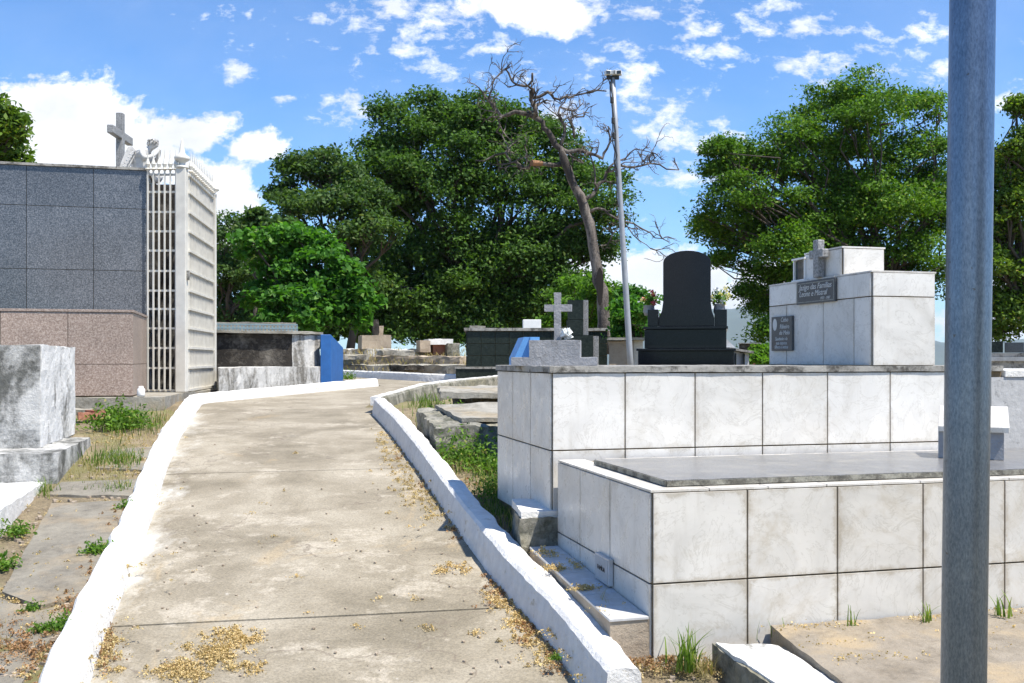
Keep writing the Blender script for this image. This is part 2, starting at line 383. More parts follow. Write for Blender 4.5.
def crown_points(lobes, clump_r, per, dens, flat=.6, inner=.15):
    """lobes: (centre, rx, ry, rz). Clumps sit near each lobe's skin, denser towards the top, leaves gather round them"""
    out, ow = [], []
    for c, rx, ry, rz in lobes:
        c = np.array(c); area = (rx * ry + rx * rz + ry * rz) / 3 * 4 * math.pi
        n = max(6, int(area * dens))
        d = unit(rng.normal(size=(n, 3))); d[:, 2] = np.where(d[:, 2] < -.35, -d[:, 2] * .6, d[:, 2]); d = unit(d)
        rad = 1 - np.abs(rng.normal(size=(n, 1))) * .16
        nin = int(n * inner); rad[:nin] = rng.uniform(.2, .8, (nin, 1))
        cc = c + d * rad * np.array([rx, ry, rz])
        k = rng.integers(int(per * .5), int(per * 1.5) + 1, n)
        idx = np.repeat(np.arange(n), k)
        rr = clump_r * rng.uniform(.6, 1.35, (n, 1))
        off = unit(rng.normal(size=(len(idx), 3))) * rng.uniform(0, 1, (len(idx), 1)) ** .5 * rr[idx]
        off[:, 2] *= flat
        out.append(cc[idx] + off); ow.append(d[idx])
    return np.concatenate(out), np.concatenate(ow)
def kink(p0, p1, n, amp):
    p0, p1 = Vector(p0), Vector(p1); L = (p1 - p0).length; pts = []
    for i in range(n + 1):
        t = i / n; p = p0.lerp(p1, t)
        if 0 < i < n: p += Vector((random.gauss(0, 1), random.gauss(0, 1), random.gauss(0, .6))) * L * amp
        pts.append(p)
    return pts
def make_tree(name, label, cat, base, fork, lobes, mat, leaf, clump_r, per, dens, tr=.3, flat=.6, group=None, seg=8, barkm='bark', up=.8, aspect=.5, inner=.15):
    t = thing(name, label, cat, base, group)
    mb = MB(); base = Vector(base); fork = Vector(fork)
    p = kink(base, fork, 5, .02); mb.tube(p, [tr * 1.25] + [tr * (1 - .08 * i) for i in range(1, 6)], 10)
    for li, (c, rx, ry, rz) in enumerate(lobes):
        if len(lobes) > 12 and li % 6 not in (0, 2): continue
        c = Vector(c); e = c + Vector((0, 0, -rz * .1)); q = kink(fork, e, 5, .05)
        L = (e - fork).length
        mb.tube(q, [tr * .55, tr * .42, tr * .32, tr * .24, tr * .16, tr * .08], 6)
        for j in range(4):
            d = Vector((random.uniform(-1, 1) * rx, random.uniform(-1, 1) * ry, random.uniform(-.3, 1) * rz)) * .8
            mb.tube(kink(q[3].lerp(e, random.random()), c + d, 3, .06), [tr * .2, tr * .14, tr * .09, tr * .04], 5)
    mb.build('trunk', M[barkm], t, smooth=True)
    P, O = crown_points(lobes, clump_r, per, dens, flat, inner)
    quads_obj('crown', leaf_quads(P, leaf, up, aspect, outward=O), M[mat], t, tuple(base))
    return t
def px_lobes(Y, lst, ysp=.9, zr=1.0):
    out = []
    for l in lst:
        px, py, rp = l[:3]; dy = l[3] if len(l) > 3 else random.uniform(-1.5, 1.5)
        x, y, z = at(px, py, Y + dy); r = rp / FOC * (Y + dy)
        out.append(((x, y, z), r * .9, r * ysp * .9, r * zr * .76))
        for _ in range(5):
            a = random.uniform(0, 6.28); u = random.uniform(-.3, .95); q = math.sqrt(1 - u * u); k = random.uniform(.28, .48) * r
            out.append(((x + math.cos(a) * q * r * .92, y + math.sin(a) * q * r * .8, z + u * r * .82), k * 1.2, k, k * .7))
    return out

# tiles on a vertical face: start point, direction, outward normal, widths, heights
def clad(mb, o, d, n, us, zs, th=.012, gap=.0085, back=0.0):
    for a, b_ in zip(us, us[1:]):
        for z0, z1 in zip(zs, zs[1:]):
            j = random.uniform(-.0008, .0008)
            pts = []
            for u, w in ((a + gap / 2, back), (b_ - gap / 2, back), (b_ - gap / 2, th + j), (a + gap / 2, th + j)):
                pts.append((o[0] + d[0] * u + n[0] * w, o[1] + d[1] * u + n[1] * w))
            ar = sum(pts[i][0] * pts[(i + 1) % 4][1] - pts[(i + 1) % 4][0] * pts[i][1] for i in range(4))
            uu = [0, 1, 1, 0]
            if ar < 0: pts.reverse(); uu.reverse()
            n0 = len(mb.v)
            for q_ in range(8): mb.uvt[n0 + q_] = (uu[q_ % 4], q_ // 4)
            mb.prism(pts, z0 + gap / 2, z1 - gap / 2)
def clad_top(mb, o, fs_, ss_, z, th=.012, gap=.006):
    for a, b_ in zip(fs_, fs_[1:]):
        for c, d in zip(ss_, ss_[1:]):
            mb.fbox(o, a + gap / 2, b_ - gap / 2, c + gap / 2, d - gap / 2, z, z + th)
Fd, Sd, nF, nS = (FX, FY), (SX, SY), (-FX, -FY), (-SX, -SY)

def text(body, size, loc, xdir, mat, parent, name='lettering', shear=0, extr=.0012, spacing=1.0):
    """raised writing on a vertical face; xdir = reading direction (2D), it faces the right-hand side of that direction"""
    cu = bpy.data.curves.new(name, 'FONT'); cu.body = body; cu.size = size; cu.extrude = extr
    cu.align_x = 'CENTER'; cu.align_y = 'CENTER'; cu.shear = shear; cu.space_character = spacing
    tmp = bpy.data.objects.new('tmp', cu); COL.objects.link(tmp)
    me = bpy.data.meshes.new_from_object(tmp.evaluated_get(bpy.context.evaluated_depsgraph_get()))
    bpy.data.objects.remove(tmp); me.name = name; me.materials.clear(); me.materials.append(mat)
    o = bpy.data.objects.new(name, me); COL.objects.link(o)
    x = Vector((xdir[0], xdir[1], 0)).normalized(); z = Vector((0, 0, 1)); n = x.cross(z)
    off = Vector((0, 0, 0)); p = parent
    while p is not None: off += p.location; p = p.parent
    m = Matrix((x, z, n)).transposed().to_4x4(); m.translation = Vector(loc) - off
    o.parent = parent; o.matrix_local = m
    return o

# =================================================================== GROUND, PATH, KERBS
Lpx = [(75, 730), (92, 676), (110, 626), (134, 569), (155, 510), (167, 470), (181, 437), (198, 410)]
Rpx = [(612, 730), (575, 683), (549, 643.7), (502, 591.7), (461.7, 537.3), (431, 492), (407, 457), (388, 431), (371, 413)]
Lb = [gp(*p) for p in Lpx]; Rb = [gp(*p) for p in Rpx]
def edge_x(pl, Y):
    if Y <= pl[0].y: a, b_ = pl[0], pl[1]
    elif Y >= pl[-1].y: a, b_ = pl[-2], pl[-1]
    else:
        for a, b_ in zip(pl, pl[1:]):
            if a.y <= Y <= b_.y: break
    t = (Y - a.y) / (b_.y - a.y); return a.x + (b_.x - a.x) * t
BL = gp(203, 403.5); EL = Vector((-2.50, 19.2, zp(19.2)))
BR = Rb[-1]
Wall = [BR, Vector((-1.72, 14.3, zp(14.3))), Vector((-1.50, 15.9, zp(15.9))), Vector((-1.12, 17.2, zp(17.2))), Vector((-.2, 19.0, zp(19))), Vector((2.2, 20.2, zp(20)))]
FarK = [Vector((-6.5, 27.5, zp(27))), Vector((-4.15, 25, zp(25))), Vector((-1.9, 21.6, zp(21.6))), Vector((-.28, 20.1, zp(20))), Vector((2.2, 21.6, zp(21)))]

def g(X, Y):
    z = zp(Y); lx, rx = edge_x(Lb, Y), edge_x(Rb, Y)
    if Y < 14.6:
        if lx - .12 < X < rx + .06: return z - .13
        if X <= lx: return z + .06
        return z + .05
    if Y < 27: return z - .10 if X > -7 and X < 3 else z
    return z
xs = sorted(set([-9000, -3000, -1000, -300, -120, -60, -40, -25, -15] + [round(-10 + .25 * i, 3) for i in range(81)] + [15, 25, 40, 60, 120, 300, 1000, 3000, 9000]))
ys = sorted(set([-60, -20, -8, -3, 0, 1] + [round(2 + .25 * i, 3) for i in range(115)] + [32, 36, 40, 44, 50, 60, 80, 100, 150, 250, 600, 1500, 4000, 9000]))
gv = []
for y in ys:
    for x in xs:
        h = 0 if abs(x) > 20 or y > 40 else noise.noise(Vector((x * 1.3, y * 1.3, 0))) * .025
        gv.append((x, y, g(x, y) + h))
W_ = len(xs)
mb = MB(); mb.add(gv, [(j * W_ + i, j * W_ + i + 1, (j + 1) * W_ + i + 1, (j + 1) * W_ + i) for j in range(len(ys) - 1) for i in range(W_ - 1)])
tag(mb.build('ground', M['ground'], smooth=True), kind='structure')

# path: slabs with open joints
mb = MB()
def strip(y0, y1, cut=.1, tilt=.03):
    n = max(1, int((y1 - y0) / .45)); rows = []
    for i in range(n + 1):
        Yc = y0 + (y1 - y0) * i / n
        row = []
        for k in range(9):
            t = k / 8; Y = Yc + .30 * (t - .5)              # joints follow the rows' direction a little
            x = edge_x(Lb, Y) * (1 - t) + edge_x(Rb, Y) * t
            row.append((x, Y, zp(Y) + noise.noise(Vector((x * .9, Y * .9, 3))) * .006))
        rows.append(row)
    V = [p for r in rows for p in r]; k = 9
    F = [(j * k + i, j * k + i + 1, (j + 1) * k + i + 1, (j + 1) * k + i) for j in range(n) for i in range(k - 1)]
    # skirts at both ends
    m = len(V)
    for r in (rows[0], rows[-1]): V += [(p[0], p[1], p[2] - .09) for p in r]
    F += [(m + i, m + i + 1, i + 1, i) for i in range(k - 1)]
    q = n * k; F += [(q + i, q + i + 1, m + k + i + 1, m + k + i) for i in range(k - 1)]
    mb.add(V, F)
J1 = gp(330, 617).y; J2 = gp(300, 471).y
for a, b_ in ((2.0, J1 - .011), (J1 + .011, J2 - .008), (J2 + .008, 13.5)): strip(a, b_)
far = [BL, EL, Vector((-3.2, 21.5, zp(21.5))), FarK[1] + Vector((-1, 0, 0)), FarK[1], FarK[2], FarK[3], FarK[4]] + list(reversed(Wall[1:])) + [Rb[-1]]
far = [Vector((edge_x(Lb, 13.35), 13.35, 0))] + far + [Vector((edge_x(Rb, 13.66), 13.66, 0))]
pp = [(p.x, p.y, zp(p.y)) for p in far]
mb.add(pp, [tuple(reversed(range(len(pp))))])
po = tag(mb.build('path', M['path']), kind='structure')
aa = po.data.attributes.new('across', 'FLOAT', 'POINT')
aa.data.foreach_set('value', [min(1, max(0, (v.co.x - edge_x(Lb, v.co.y)) / 2.3)) if v.co.y < 13.8 else .8 for v in po.data.vertices])

def kerb(name, label, line, side, h, w, lean=.03, drop=.25, mat='white', amp=.008, hz=None):
    """side=+1: the kerb lies to the right of the line's direction"""
    pts = []
    for a, b_ in zip(line, line[1:]):
        L = (b_ - a).length; n = max(1, int(L / .11))
        for i in range(n): pts.append(a.lerp(b_, i / n))
    pts.append(line[-1])
    V = []; F = []
    m = len(pts)
    sm = []
    for i in range(m):                                     # round the corners a little
        js = range(max(0, i - 2), min(m, i + 3)); q = Vector((0, 0, 0))
        for j in js: q += pts[j]
        sm.append(q / len(js))
    for i, p in enumerate(sm):
        t = (sm[min(i + 1, m - 1)] - sm[max(i - 1, 0)]); n = Vector((t.y, -t.x, 0)).normalized() * side
        hh = h + noise.noise(Vector((i * .04, 0, h))) * .012 + noise.noise(Vector((i * .35, 3, h))) * .007
        ww = w + noise.noise(Vector((i * .05, 7, h))) * .015 + noise.noise(Vector((i * .45, 9, h))) * .022
        z = zp(p.y)
        prof = [(0, -.1), (0, .0), (lean * .5, hh * .5), (lean, hh - .02), (lean + .02, hh), (ww * .55, hh + .005), (ww - .015, hh - .003), (ww, hh - .025), (ww + .015, hh * .3), (ww + .02, hh - drop - .12)]
        for k, (u, v) in enumerate(prof):
            q = p + n * u
            V.append((q.x, q.y, z + v))
    k = len(prof)
    for i in range(m - 1):
        for j in range(k - 1):
            a = i * k + j; fq = (a, a + 1, a + k + 1, a + k)
            F.append(fq if side > 0 else tuple(reversed(fq)))
    F.append(tuple(range(k)) if side < 0 else tuple(reversed(range(k)))); F.append(tuple((m - 1) * k + j for j in (range(k) if side > 0 else reversed(range(k)))))
    b2 = MB(); b2.add(V, F)
    o = b2.build(name, M[mat], None, smooth=False, rough=(amp * .5, .055, 11))
    tag(o, label, 'kerb'); return o
# left kerb and its turn to the right
M['white_kerb'] = m_weather('scuffed_whitewash', (.76, .745, .71), (.48, .44, .36), .35, .03, 5, bumpy=.8, fine=.5)
kerb('kerb', 'thick whitewashed kerb on the left edge of the path, turning right at the iron gate', Lb + [BL, EL], -1, .14, .185, mat='white_kerb')
# right kerb with the low wall round the bend
kerb('kerb', 'tall leaning white kerb between the path and the tiled tombs', Rb, 1, .205, .185, amp=.010, mat='white_kerb')
kerb('low_wall', 'blackened low wall with white top edge beyond the bend of the right kerb', Wall, 1, .20, .14, mat='moss_grey', drop=.5)
# white strip painted on its top
b2 = MB()
for a, b_ in zip(Wall, Wall[1:]):
    t = (b_ - a).normalized(); n = Vector((t.y, -t.x, 0)).normalized()
    q = [a - n * .01, b_ - n * .01, b_ + n * .10, a + n * .10]
    z = [zp(a.y) + .1, zp(b_.y) + .1, zp(b_.y) + .1, zp(a.y) + .1]
    z2 = [zp(a.y) + .215, zp(b_.y) + .215, zp(b_.y) + .218, zp(a.y) + .218]
    b2.prism([(v.x, v.y) for v in reversed(q)], list(reversed(z)), list(reversed(z2)))
lw = [o for o in bpy.data.objects if o.name == 'low_wall'][0]; lw['category'] = 'wall'
b2.build('white_top_band', M['white'], lw, rough=(.006, .12, 7))
kerb('kerb', 'far grey kerb with white top where the path swings right', FarK, -1, .17, .14, mat='white')

# =================================================================== FRONT TILED TOMB
O1 = (.68, 4.86); H1 = -.632
t = thing('tiled_tomb', 'low white marble tiled tomb nearest the camera under a grey granite lid', 'tomb', (O1[0], O1[1], -1.4))
mb = MB(); mb.fbox(O1, .003, 3.2, .003, 1.52, -1.55, H1 - .013); mb.build('core', M['grout'], t)
us = [0, .505, 1.01, 1.515, 2.02, 2.525, 3.03, 3.2]
mb = MB(); clad(mb, O1, Fd, nS, us, [-1.5, -1.088, H1 - .012]); mb.build('front_tiles', M['marble_front'], t, bevel=.0015)
mb = MB(); clad(mb, O1, Sd, nF, [0, .56, 1.07, 1.52], [-1.5, -1.088, H1 - .012]); mb.build('side_tiles', M['marble'], t, bevel=.0015)
mb = MB()
ts = [-.012, .30, .62, .95, 1.5, 2.05, 2.6, 3.2]
clad_top(mb, O1, ts, [-.012, .16], H1 - .012); clad_top(mb, O1, [-.012, .17], [.16, .62, 1.1, 1.52], H1 - .012); clad_top(mb, O1, ts[1:], [1.14, 1.52], H1 - .012)
mb.build('rim_tiles', M['marble'], t, bevel=.001)
mb = MB(); mb.fbox(O1, .115, 3.2, .085, 1.17, H1 + .003, H1 + .034); mb.build('granite_lid', M['slab'], t, rough=(.0022, .08, 9))
mb = MB(); mb.fbox(O1, .113, 3.2, .078, .085, H1 + .0045, H1 + .03); mb.fbox(O1, .107, .115, .085, 1.17, H1 + .0045, H1 + .03); mb.build('lichened_lid_edge', M['slab_edge'], t, rough=(.002, .05, 14))

# the plate resting against its side
t = thing('small_plate', 'small white framed plate with dark writing leaning on the nearest tomb side', 'plaque', (*fs(O1, -.05, .62), -1.2))
mb = MB(); mb.fbox(O1, -.040, -.014, .50, .73, -1.21, -1.065); mb.build('frame', M['marble_dull'], t, bevel=.004)
mb = MB(); mb.fbox(O1, -.0425, -.0395, .515, .715, -1.20, -1.078); mb.build('panel', M['lilac'], t)
p = fs(O1, -.0435, .615); text('FAMÍLIA', .034, (p[0], p[1], -1.135), (-SX, -SY), M['rubber'], t, extr=.001)

# =================================================================== LEDGE BESIDE IT
t = thing('tiled_step', 'low step of blue grey tiles between the right kerb and the nearest tomb', 'step', (*fs(O1, -.2, 0), -1.4))
pts = [fs(O1, -.215, .0), fs(O1, -.014, .0), fs(O1, -.014, 1.5), fs(O1, -.20, 1.5)]
mb = MB(); mb.prism(pts, -1.6, [-1.258, -1.258, -1.183, -1.183]); mb.build('base', M['beige'], t, rough=(.004, .1, 8))
mb = MB()
for a, b_ in ((-.006, .42), (.425, .86), (.865, 1.5)):
    za, zb = -1.2575 + a * .05, -1.2575 + b_ * .05
    mb.prism([fs(O1, -.22 + a * .012, a), fs(O1, -.018, a), fs(O1, -.018, b_), fs(O1, -.22 + b_ * .012, b_)], [za, za, zb, zb], [za + .012, za + .012, zb + .012, zb + .012])
mb.build('top_tiles', M['marble_dull'], t, bevel=.001)

# =================================================================== TALL TILED TOMB
O2 = (.256, 6.4)
t = thing('tiled_tomb', 'tall white marble tiled tomb behind the granite lid, with a stained capstone', 'tomb', (O2[0], O2[1], -.95))
mb = MB(); mb.fbox(O2, .003, 3.4, .003, 1.43, -1.35, -.083); mb.build('core', M['grout'], t)
us = [.494 * i for i in range(7)] + [3.3]
mb = MB(); clad(mb, O2, Fd, nS, us, [-1.08, -.58, -.083]); mb.build('front_tiles', M['marble'], t, bevel=.0015)
mb = MB(); clad(mb, O2, Sd, nF, [0, .475, .955, 1.43], [-1.08, -.58, -.083]); mb.build('side_tiles', M['marble'], t, bevel=.0015)
mb = MB(); mb.fbox(O2, -.022, 3.4, -.022, 1.45, -.08, -.041); mb.build('capstone', M['cap'], t, rough=(.0035, .07, 8))
mb = MB(); mb.fbox(O2, 3.3, 4.6, -.02, 1.2, -1.3, -.125); o = mb.build('rendered_wall', M['lilac'], t, rough=(.003, .12, 4)); o['label'] = 'cement end wall coloured grey for shade, with dark splashes'  # the wall's shade is put into its grey colour
mb = MB(); mb.fbox(O2, 3.41, 4.6, -.03, 1.25, -.122, -.075); mb.build('wall_coping', M['white'], t, rough=(.003, .1, 5))
# open book tablet on the lid
t = thing('stone_tablet', 'sloping white stone tablet on the granite lid behind the steel pole', 'tablet', (2.8, 6.1, H1 + .034))
pb = (2.60, 6.1); face(.46)
mb = MB(); mb.prism([fs(pb, 0, 0), fs(pb, .36, 0), fs(pb, .36, .30), fs(pb, 0, .30)], H1 + .036, [-.43, -.43, -.335, -.335]); mb.build('base', M['silver'], t)
mb = MB(); mb.prism([fs(pb, 0, -.02), fs(pb, .39, -.02), fs(pb, .39, .33), fs(pb, 0, .33)], [-.435, -.435, -.32, -.32], [-.40, -.40, -.288, -.288]); mb.build('tablet_face', M['marble'], t, bevel=.004); face()

# =================================================================== WHITE BLOCK HEADSTONE ON IT
O3 = (2.52, 7.0); zb, zt = -.040, .626
t = thing('tiled_headstone', 'big white tiled headstone block with two dark plaques on the tall tomb', 'headstone', (O3[0], O3[1], zb))
mb = MB(); mb.fbox(O3, .003, .50, .003, 1.40, zb, zt - .012); mb.build('core', M['grout'], t)
mb = MB(); clad(mb, O3, Fd, nS, [0, .505], [zb, .446, zt - .01], gap=.007); clad(mb, O3, Sd, nF, [0, .20, .60, 1.14, 1.42], [zb, .446, .446], gap=.007)
mb2 = MB(); clad(mb2, O3, Fd, nS, [0, .505], [zb, .446, zt - .01], gap=.007); clad(mb2, O3, Fd, (SX, SY), [0, .505], [zb, .446, zt - .01], gap=.007, back=1.40, th=1.412)
clad(mb2, O3, Sd, nF, [0, .20, .60, 1.14, 1.42], [zb, .446], gap=.007); clad(mb2, O3, Sd, nF, [0, .42, .98, 1.42], [.446, zt - .01], gap=.007)
clad(mb2, fs(O3, .50, 0), Sd, Fd, [0, .5, 1.0, 1.42], [zb, .446, zt - .01], gap=.007)
mb2.build('wall_tiles', M['marble'], t, bevel=.0015)
mb = MB(); clad_top(mb, O3, [-.014, .515], [-.014, .45, .95, 1.43], zt - .011, gap=.004); mb.build('top_tiles', M['marble'], t, bevel=.001)
O4 = fs(O3, .037, .42)
mb = MB(); mb.fbox(O4, .003, .343, .003, .51, zt, zt + .205); ub = mb.build('upper_block', M['grout'], t)
mb = MB(); clad(mb, O4, Fd, nS, [0, .346], [zt + .002, zt + .205]); clad(mb, O4, Sd, nF, [0, .26, .51], [zt + .002, zt + .205]); clad_top(mb, O4, [-.014, .36], [-.014, .52], zt + .2055)
clad(mb, fs(O4, .343, 0), Sd, Fd, [0, .26, .51], [zt + .002, zt + .205]); mb.build('tiles', M['marble'], ub, bevel=.001)
# cross and lantern
t = thing('stone_cross', 'small speckled grey cross fixed to the left edge of the tiled headstone block', 'cross', (*fs(O3, -.01, .65), zt))
pc = fs(O3, -.02, .65)
mb = MB(); mb.fbox(pc, -.03, .03, -.035, .035, zt + .002, .915); mb.fbox(pc, -.028, .028, -.095, -.0355, .775, .84); mb.fbox(pc, -.028, .028, .0355, .095, .775, .84); mb.build('cross_body', M['cross_granite'], t, bevel=.008)
t = thing('grave_lantern', 'small white framed glass lantern beside the cross on the tiled headstone', 'lantern', (*fs(O3, .05, 1.02), zt))
pl = fs(O3, .01, .90)
mb = MB()
for f_, s_ in ((0, 0), (.11, 0), (0, .16), (.11, .16)): mb.fbox(pl, f_, f_ + .015, s_, s_ + .015, zt + .002, zt + .17)
mb.fbox(pl, -.01, .135, -.01, .185, zt + .1705, zt + .185); mb.fbox(pl, -.01, .135, -.01, .185, zt + .0005, zt + .012); mb.build('frame', M['white_plain'], t)
mb = MB(); mb.fbox(pl, .017, .108, .017, .158, zt + .013, zt + .168); mb.build('glass', M['glass'], t)
# plaques
def plaque(label, s0, s1, z0, z1, lines, rim=True):
    sc_ = (s0 + s1) / 2; t = thing('stone_plaque', label, 'plaque', (*fs(O3, -.02, sc_), z0))
    mb = MB(); mb.fbox(O3, -.034, -.0135, s0, s1, z0, z1); mb.build('plate', M['plaque'], t, bevel=.003)
    if rim:
        mb = MB(); w = .006; i = .012
        for a, b_, c, d in ((s0 + i, s1 - i, z1 - i - w, z1 - i), (s0 + i, s1 - i, z0 + i, z0 + i + w), (s0 + i, s0 + i + w, z0 + i + w, z1 - i - w), (s1 - i - w, s1 - i, z0 + i + w, z1 - i - w)):
            mb.fbox(O3, -.0352, -.0338, a, b_, c, d)
        mb.build('border_line', M['plaque_rim'], t)
    for body, size, ds, z, sh in lines:
        p = fs(O3, -.0352, sc_ + ds); text(body, size, (p[0], p[1], z), (-SX, -SY), M['engrave'], t, shear=sh)
    return t
plaque('wide dark plaque with two script lines high on the left side of the headstone block', .41, .95, .435, .610,
       [('Jazigo das Famílias', .062, 0, .563, .3), ('Leone e Mistral', .062, .03, .512, .3), ('1923 - 1987', .028, -.14, .468, .3)])
pq = plaque('tall dark plaque with oval portrait, low on the left side of the headstone block', 1.02, 1.345, .075, .355,
       [('Celso', .05, -.05, .325, .2), ('Ribeiro', .05, -.05, .27, .2), ('de Melo', .05, -.05, .22, .2), ('Saudades da', .04, 0, .172, .2), ('sua esposa', .04, 0, .138, .2), ('filhos e netos', .04, 0, .105, .2)], rim=False)
p = fs(O3, -.0355, 1.285); mb = MB()
ring = [(p[0] + SX * .034 * math.cos(a), p[1] + SY * .034 * math.cos(a), .290 + .05 * math.sin(a)) for a in [2 * math.pi * i / 20 for i in range(20)]]
mb.add(ring, [tuple(range(20))]); mb.build('portrait_oval', M['engrave'], pq)

# =================================================================== SILVER CROSS ON PLINTH
zc = -.041
def bx(t, name, px0, px1, py0, py1, Y, dep, mat, **kw):
    """a block whose front face spans these pixels at distance Y (rows direction)"""
    x0, _, zt_ = at(px0, py0, Y); x1, _, zb_ = at(px1, py1, Y)
    o = (x0, Y); w = (x1 - x0) / (FRM[0] + FRM[1] * -(px1 - CX) / FOC)
    mb = MB(); mb.fbox(o, 0, w, 0, dep, zb_, zt_); return mb.build(name, mat, t, **kw)
t = thing('cement_cross', 'silver painted cement cross on a stepped plinth at the tall tomb corner', 'cross', (*at(555, 366, 7.0)[:2], zc))
face(.10); x0, x1 = at(511.5, 0, 7)[0], at(596, 0, 7)[0]
oc = (x0, 6.98); w = (x1 - x0) / FRM[0]
mb = MB(); mb.fbox(oc, 0, w, 0, .34, zc + .001, .018); mb.fbox(oc, w * .205, w * .80, .0, .30, .0185, .138); mb.build('plinth', M['silver'], t, rough=(.004, .06, 9))
c0 = at(557.4, 340, 7.08); oc2 = (c0[0] - .024, c0[1])
mb = MB(); mb.fbox(oc2, 0, .048, 0, .05, .139, .478); mb.fbox(oc2, -.068, -.0003, .002, .048, .345, .393); mb.fbox(oc2, .0483, .125, .002, .048, .345, .393)
cb = mb.build('cross_body', M['silver'], t, rough=(.0025, .03, 14))
face(); mb = MB()
pf = Vector(at(566, 334, 7.05)); 
t = thing('paper_flower', 'crumpled white paper flower beside the silver cement cross', 'flower', (pf.x, pf.y, .139))
cs = unit(rng.normal(size=(40, 3))) * .03 + np.array([pf.x, pf.y, .185]); cs[:, 2] = np.maximum(cs[:, 2], .15)
quads_obj('petals', leaf_quads(cs, .05, .4, .7), M['white_petal'], t, (pf.x, pf.y, .139))

# =================================================================== BLACK HEADSTONE
Yb = 11.0
face(.205)
t = thing('black_tomb', 'large polished black granite tomb with a round topped headstone', 'tomb', (*at(685, 365, Yb)[:2], -.8))
bx(t, 'lower_plinth', 638, 734, 351, 440, Yb, 1.9, M['black'], bevel=.004)
bx(t, 'lower_plinth_slab', 636.2, 736, 348.6, 350.9, Yb - .03, 1.98, M['black'], bevel=.004)
bx(t, 'upper_plinth', 644.5, 726.5, 329.5, 348.4, Yb + .25, 1.5, M['black'], bevel=.004)
bx(t, 'upper_plinth_slab', 643.2, 728, 326.6, 329.3, Yb + .22, 1.56, M['black'], bevel=.004)
for a, b_ in ((647.6, 658.2), (714.5, 727)): bx(t, 'side_post', a, b_, 309.5, 326.4, Yb + .28, .25, M['black'], bevel=.006)
prof = [(658.8, 326.3), (713.8, 326.3), (713.8, 318), (711.4, 311), (710.3, 302), (710.3, 262)]
for i in range(1, 12):
    a = math.pi * i / 12; prof.append((686.8 + 23.5 * math.cos(a), 262 - 11.5 * math.sin(a)))
prof += [(663.3, 262), (663.3, 302), (662, 311), (658.8, 318)]
Y0 = Yb + .32; V = []
for d in (0, .16):
    for (px, py) in prof:
        x, y, z = at(px, py, Y0); k = x - at(686, 0, Y0)[0]
        V.append((at(686, 0, Y0)[0] + k * FRM[0] + FRM[2] * d, Y0 + k * FRM[1] + FRM[3] * d, z))
n = len(prof); mb = MB(); mb.add(V, [tuple(range(n)), tuple(reversed(range(n, 2 * n)))] + [((i + 1) % n, i, n + i, n + (i + 1) % n) for i in range(n)])
mb.build('headstone', M['black'], t, bevel=.006)
face()
def bouquet(label, px, py, Y, r, mats, n=26, vase=None):
    p = Vector(at(px, py, Y)); t = thing('flower_bouquet', label, 'flowers', (p.x, p.y, p.z - r))
    cs = np.array(p) + unit(rng.normal(size=(n * 5, 3))) * rng.uniform(.2, 1, (n * 5, 1)) * r * np.array([1, 1, .9])
    quads_obj('foliage', leaf_quads(cs, r * .5, .4, .4), M['leaf_lime'], t, (p.x, p.y, p.z - r))
    for mname, k in mats:
        P = []
        for _ in range(k):
            c = np.array(p) + unit(rng.normal(size=(1, 3)))[0] * r * random.uniform(.6, 1.1)
            P.append(c + rng.normal(size=(14, 3)) * r * .14)
        quads_obj('blossoms', leaf_quads(np.concatenate(P), r * .3, .5, .8), M[mname], t, (p.x, p.y, p.z - r))
    mb = MB(); mb.lathe((p.x, p.y, p.z - r * 2), [(.05, 0), (.07, .05), (.06, r * 1.2), (.075, r * 1.3)], 12); mb.build('vase', M['silver'], t, smooth=True)
bouquet('bouquet of pale pink and yellow flowers on the right post of the black tomb', 719.5, 297.5, 11.35, .105, [('cream', 9), ('white_petal', 5)])
bouquet('red and pink artificial flowers beside the left post of the black tomb', 649, 300, 11.6, .09, [('pink', 8), ('cream', 3)])

# =================================================================== THINGS BEHIND THE TALL TOMB
t = thing('blue_headboard', 'light blue painted wedge standing just behind the silver cross plinth', 'headboard', (*at(530, 365, 9)[:2], -.9))
q = [at(514.5, 366, 9), at(530, 366, 9), at(530, 337, 9), at(524, 337, 9), at(514.5, 358, 9)]
mb = MB(); V = [(a, b_, c) for a, b_, c in q] + [(a - .05, b_ + .5, c) for a, b_, c in q]; V = [(a, b_, c if i % 5 > 1 else -.9) for i, (a, b_, c) in enumerate(V)]
mb.add(V, [(0, 1, 2, 3, 4), (9, 8, 7, 6, 5)] + [((i + 1) % 5, i, 5 + i, 5 + (i + 1) % 5) for i in range(5)]); mb.build('blue_side', M['sky_paint'], t)
mb = MB(); a0, a1 = at(530.3, 366, 8.97), at(539.6, 337, 8.97); mb.prism([(a0[0], 8.95), (a1[0], 8.97), (a1[0] - .05, 9.5), (a0[0] - .05, 9.5)], -.9, a1[2]); mb.build('front_board', M['sky_paint'], t)

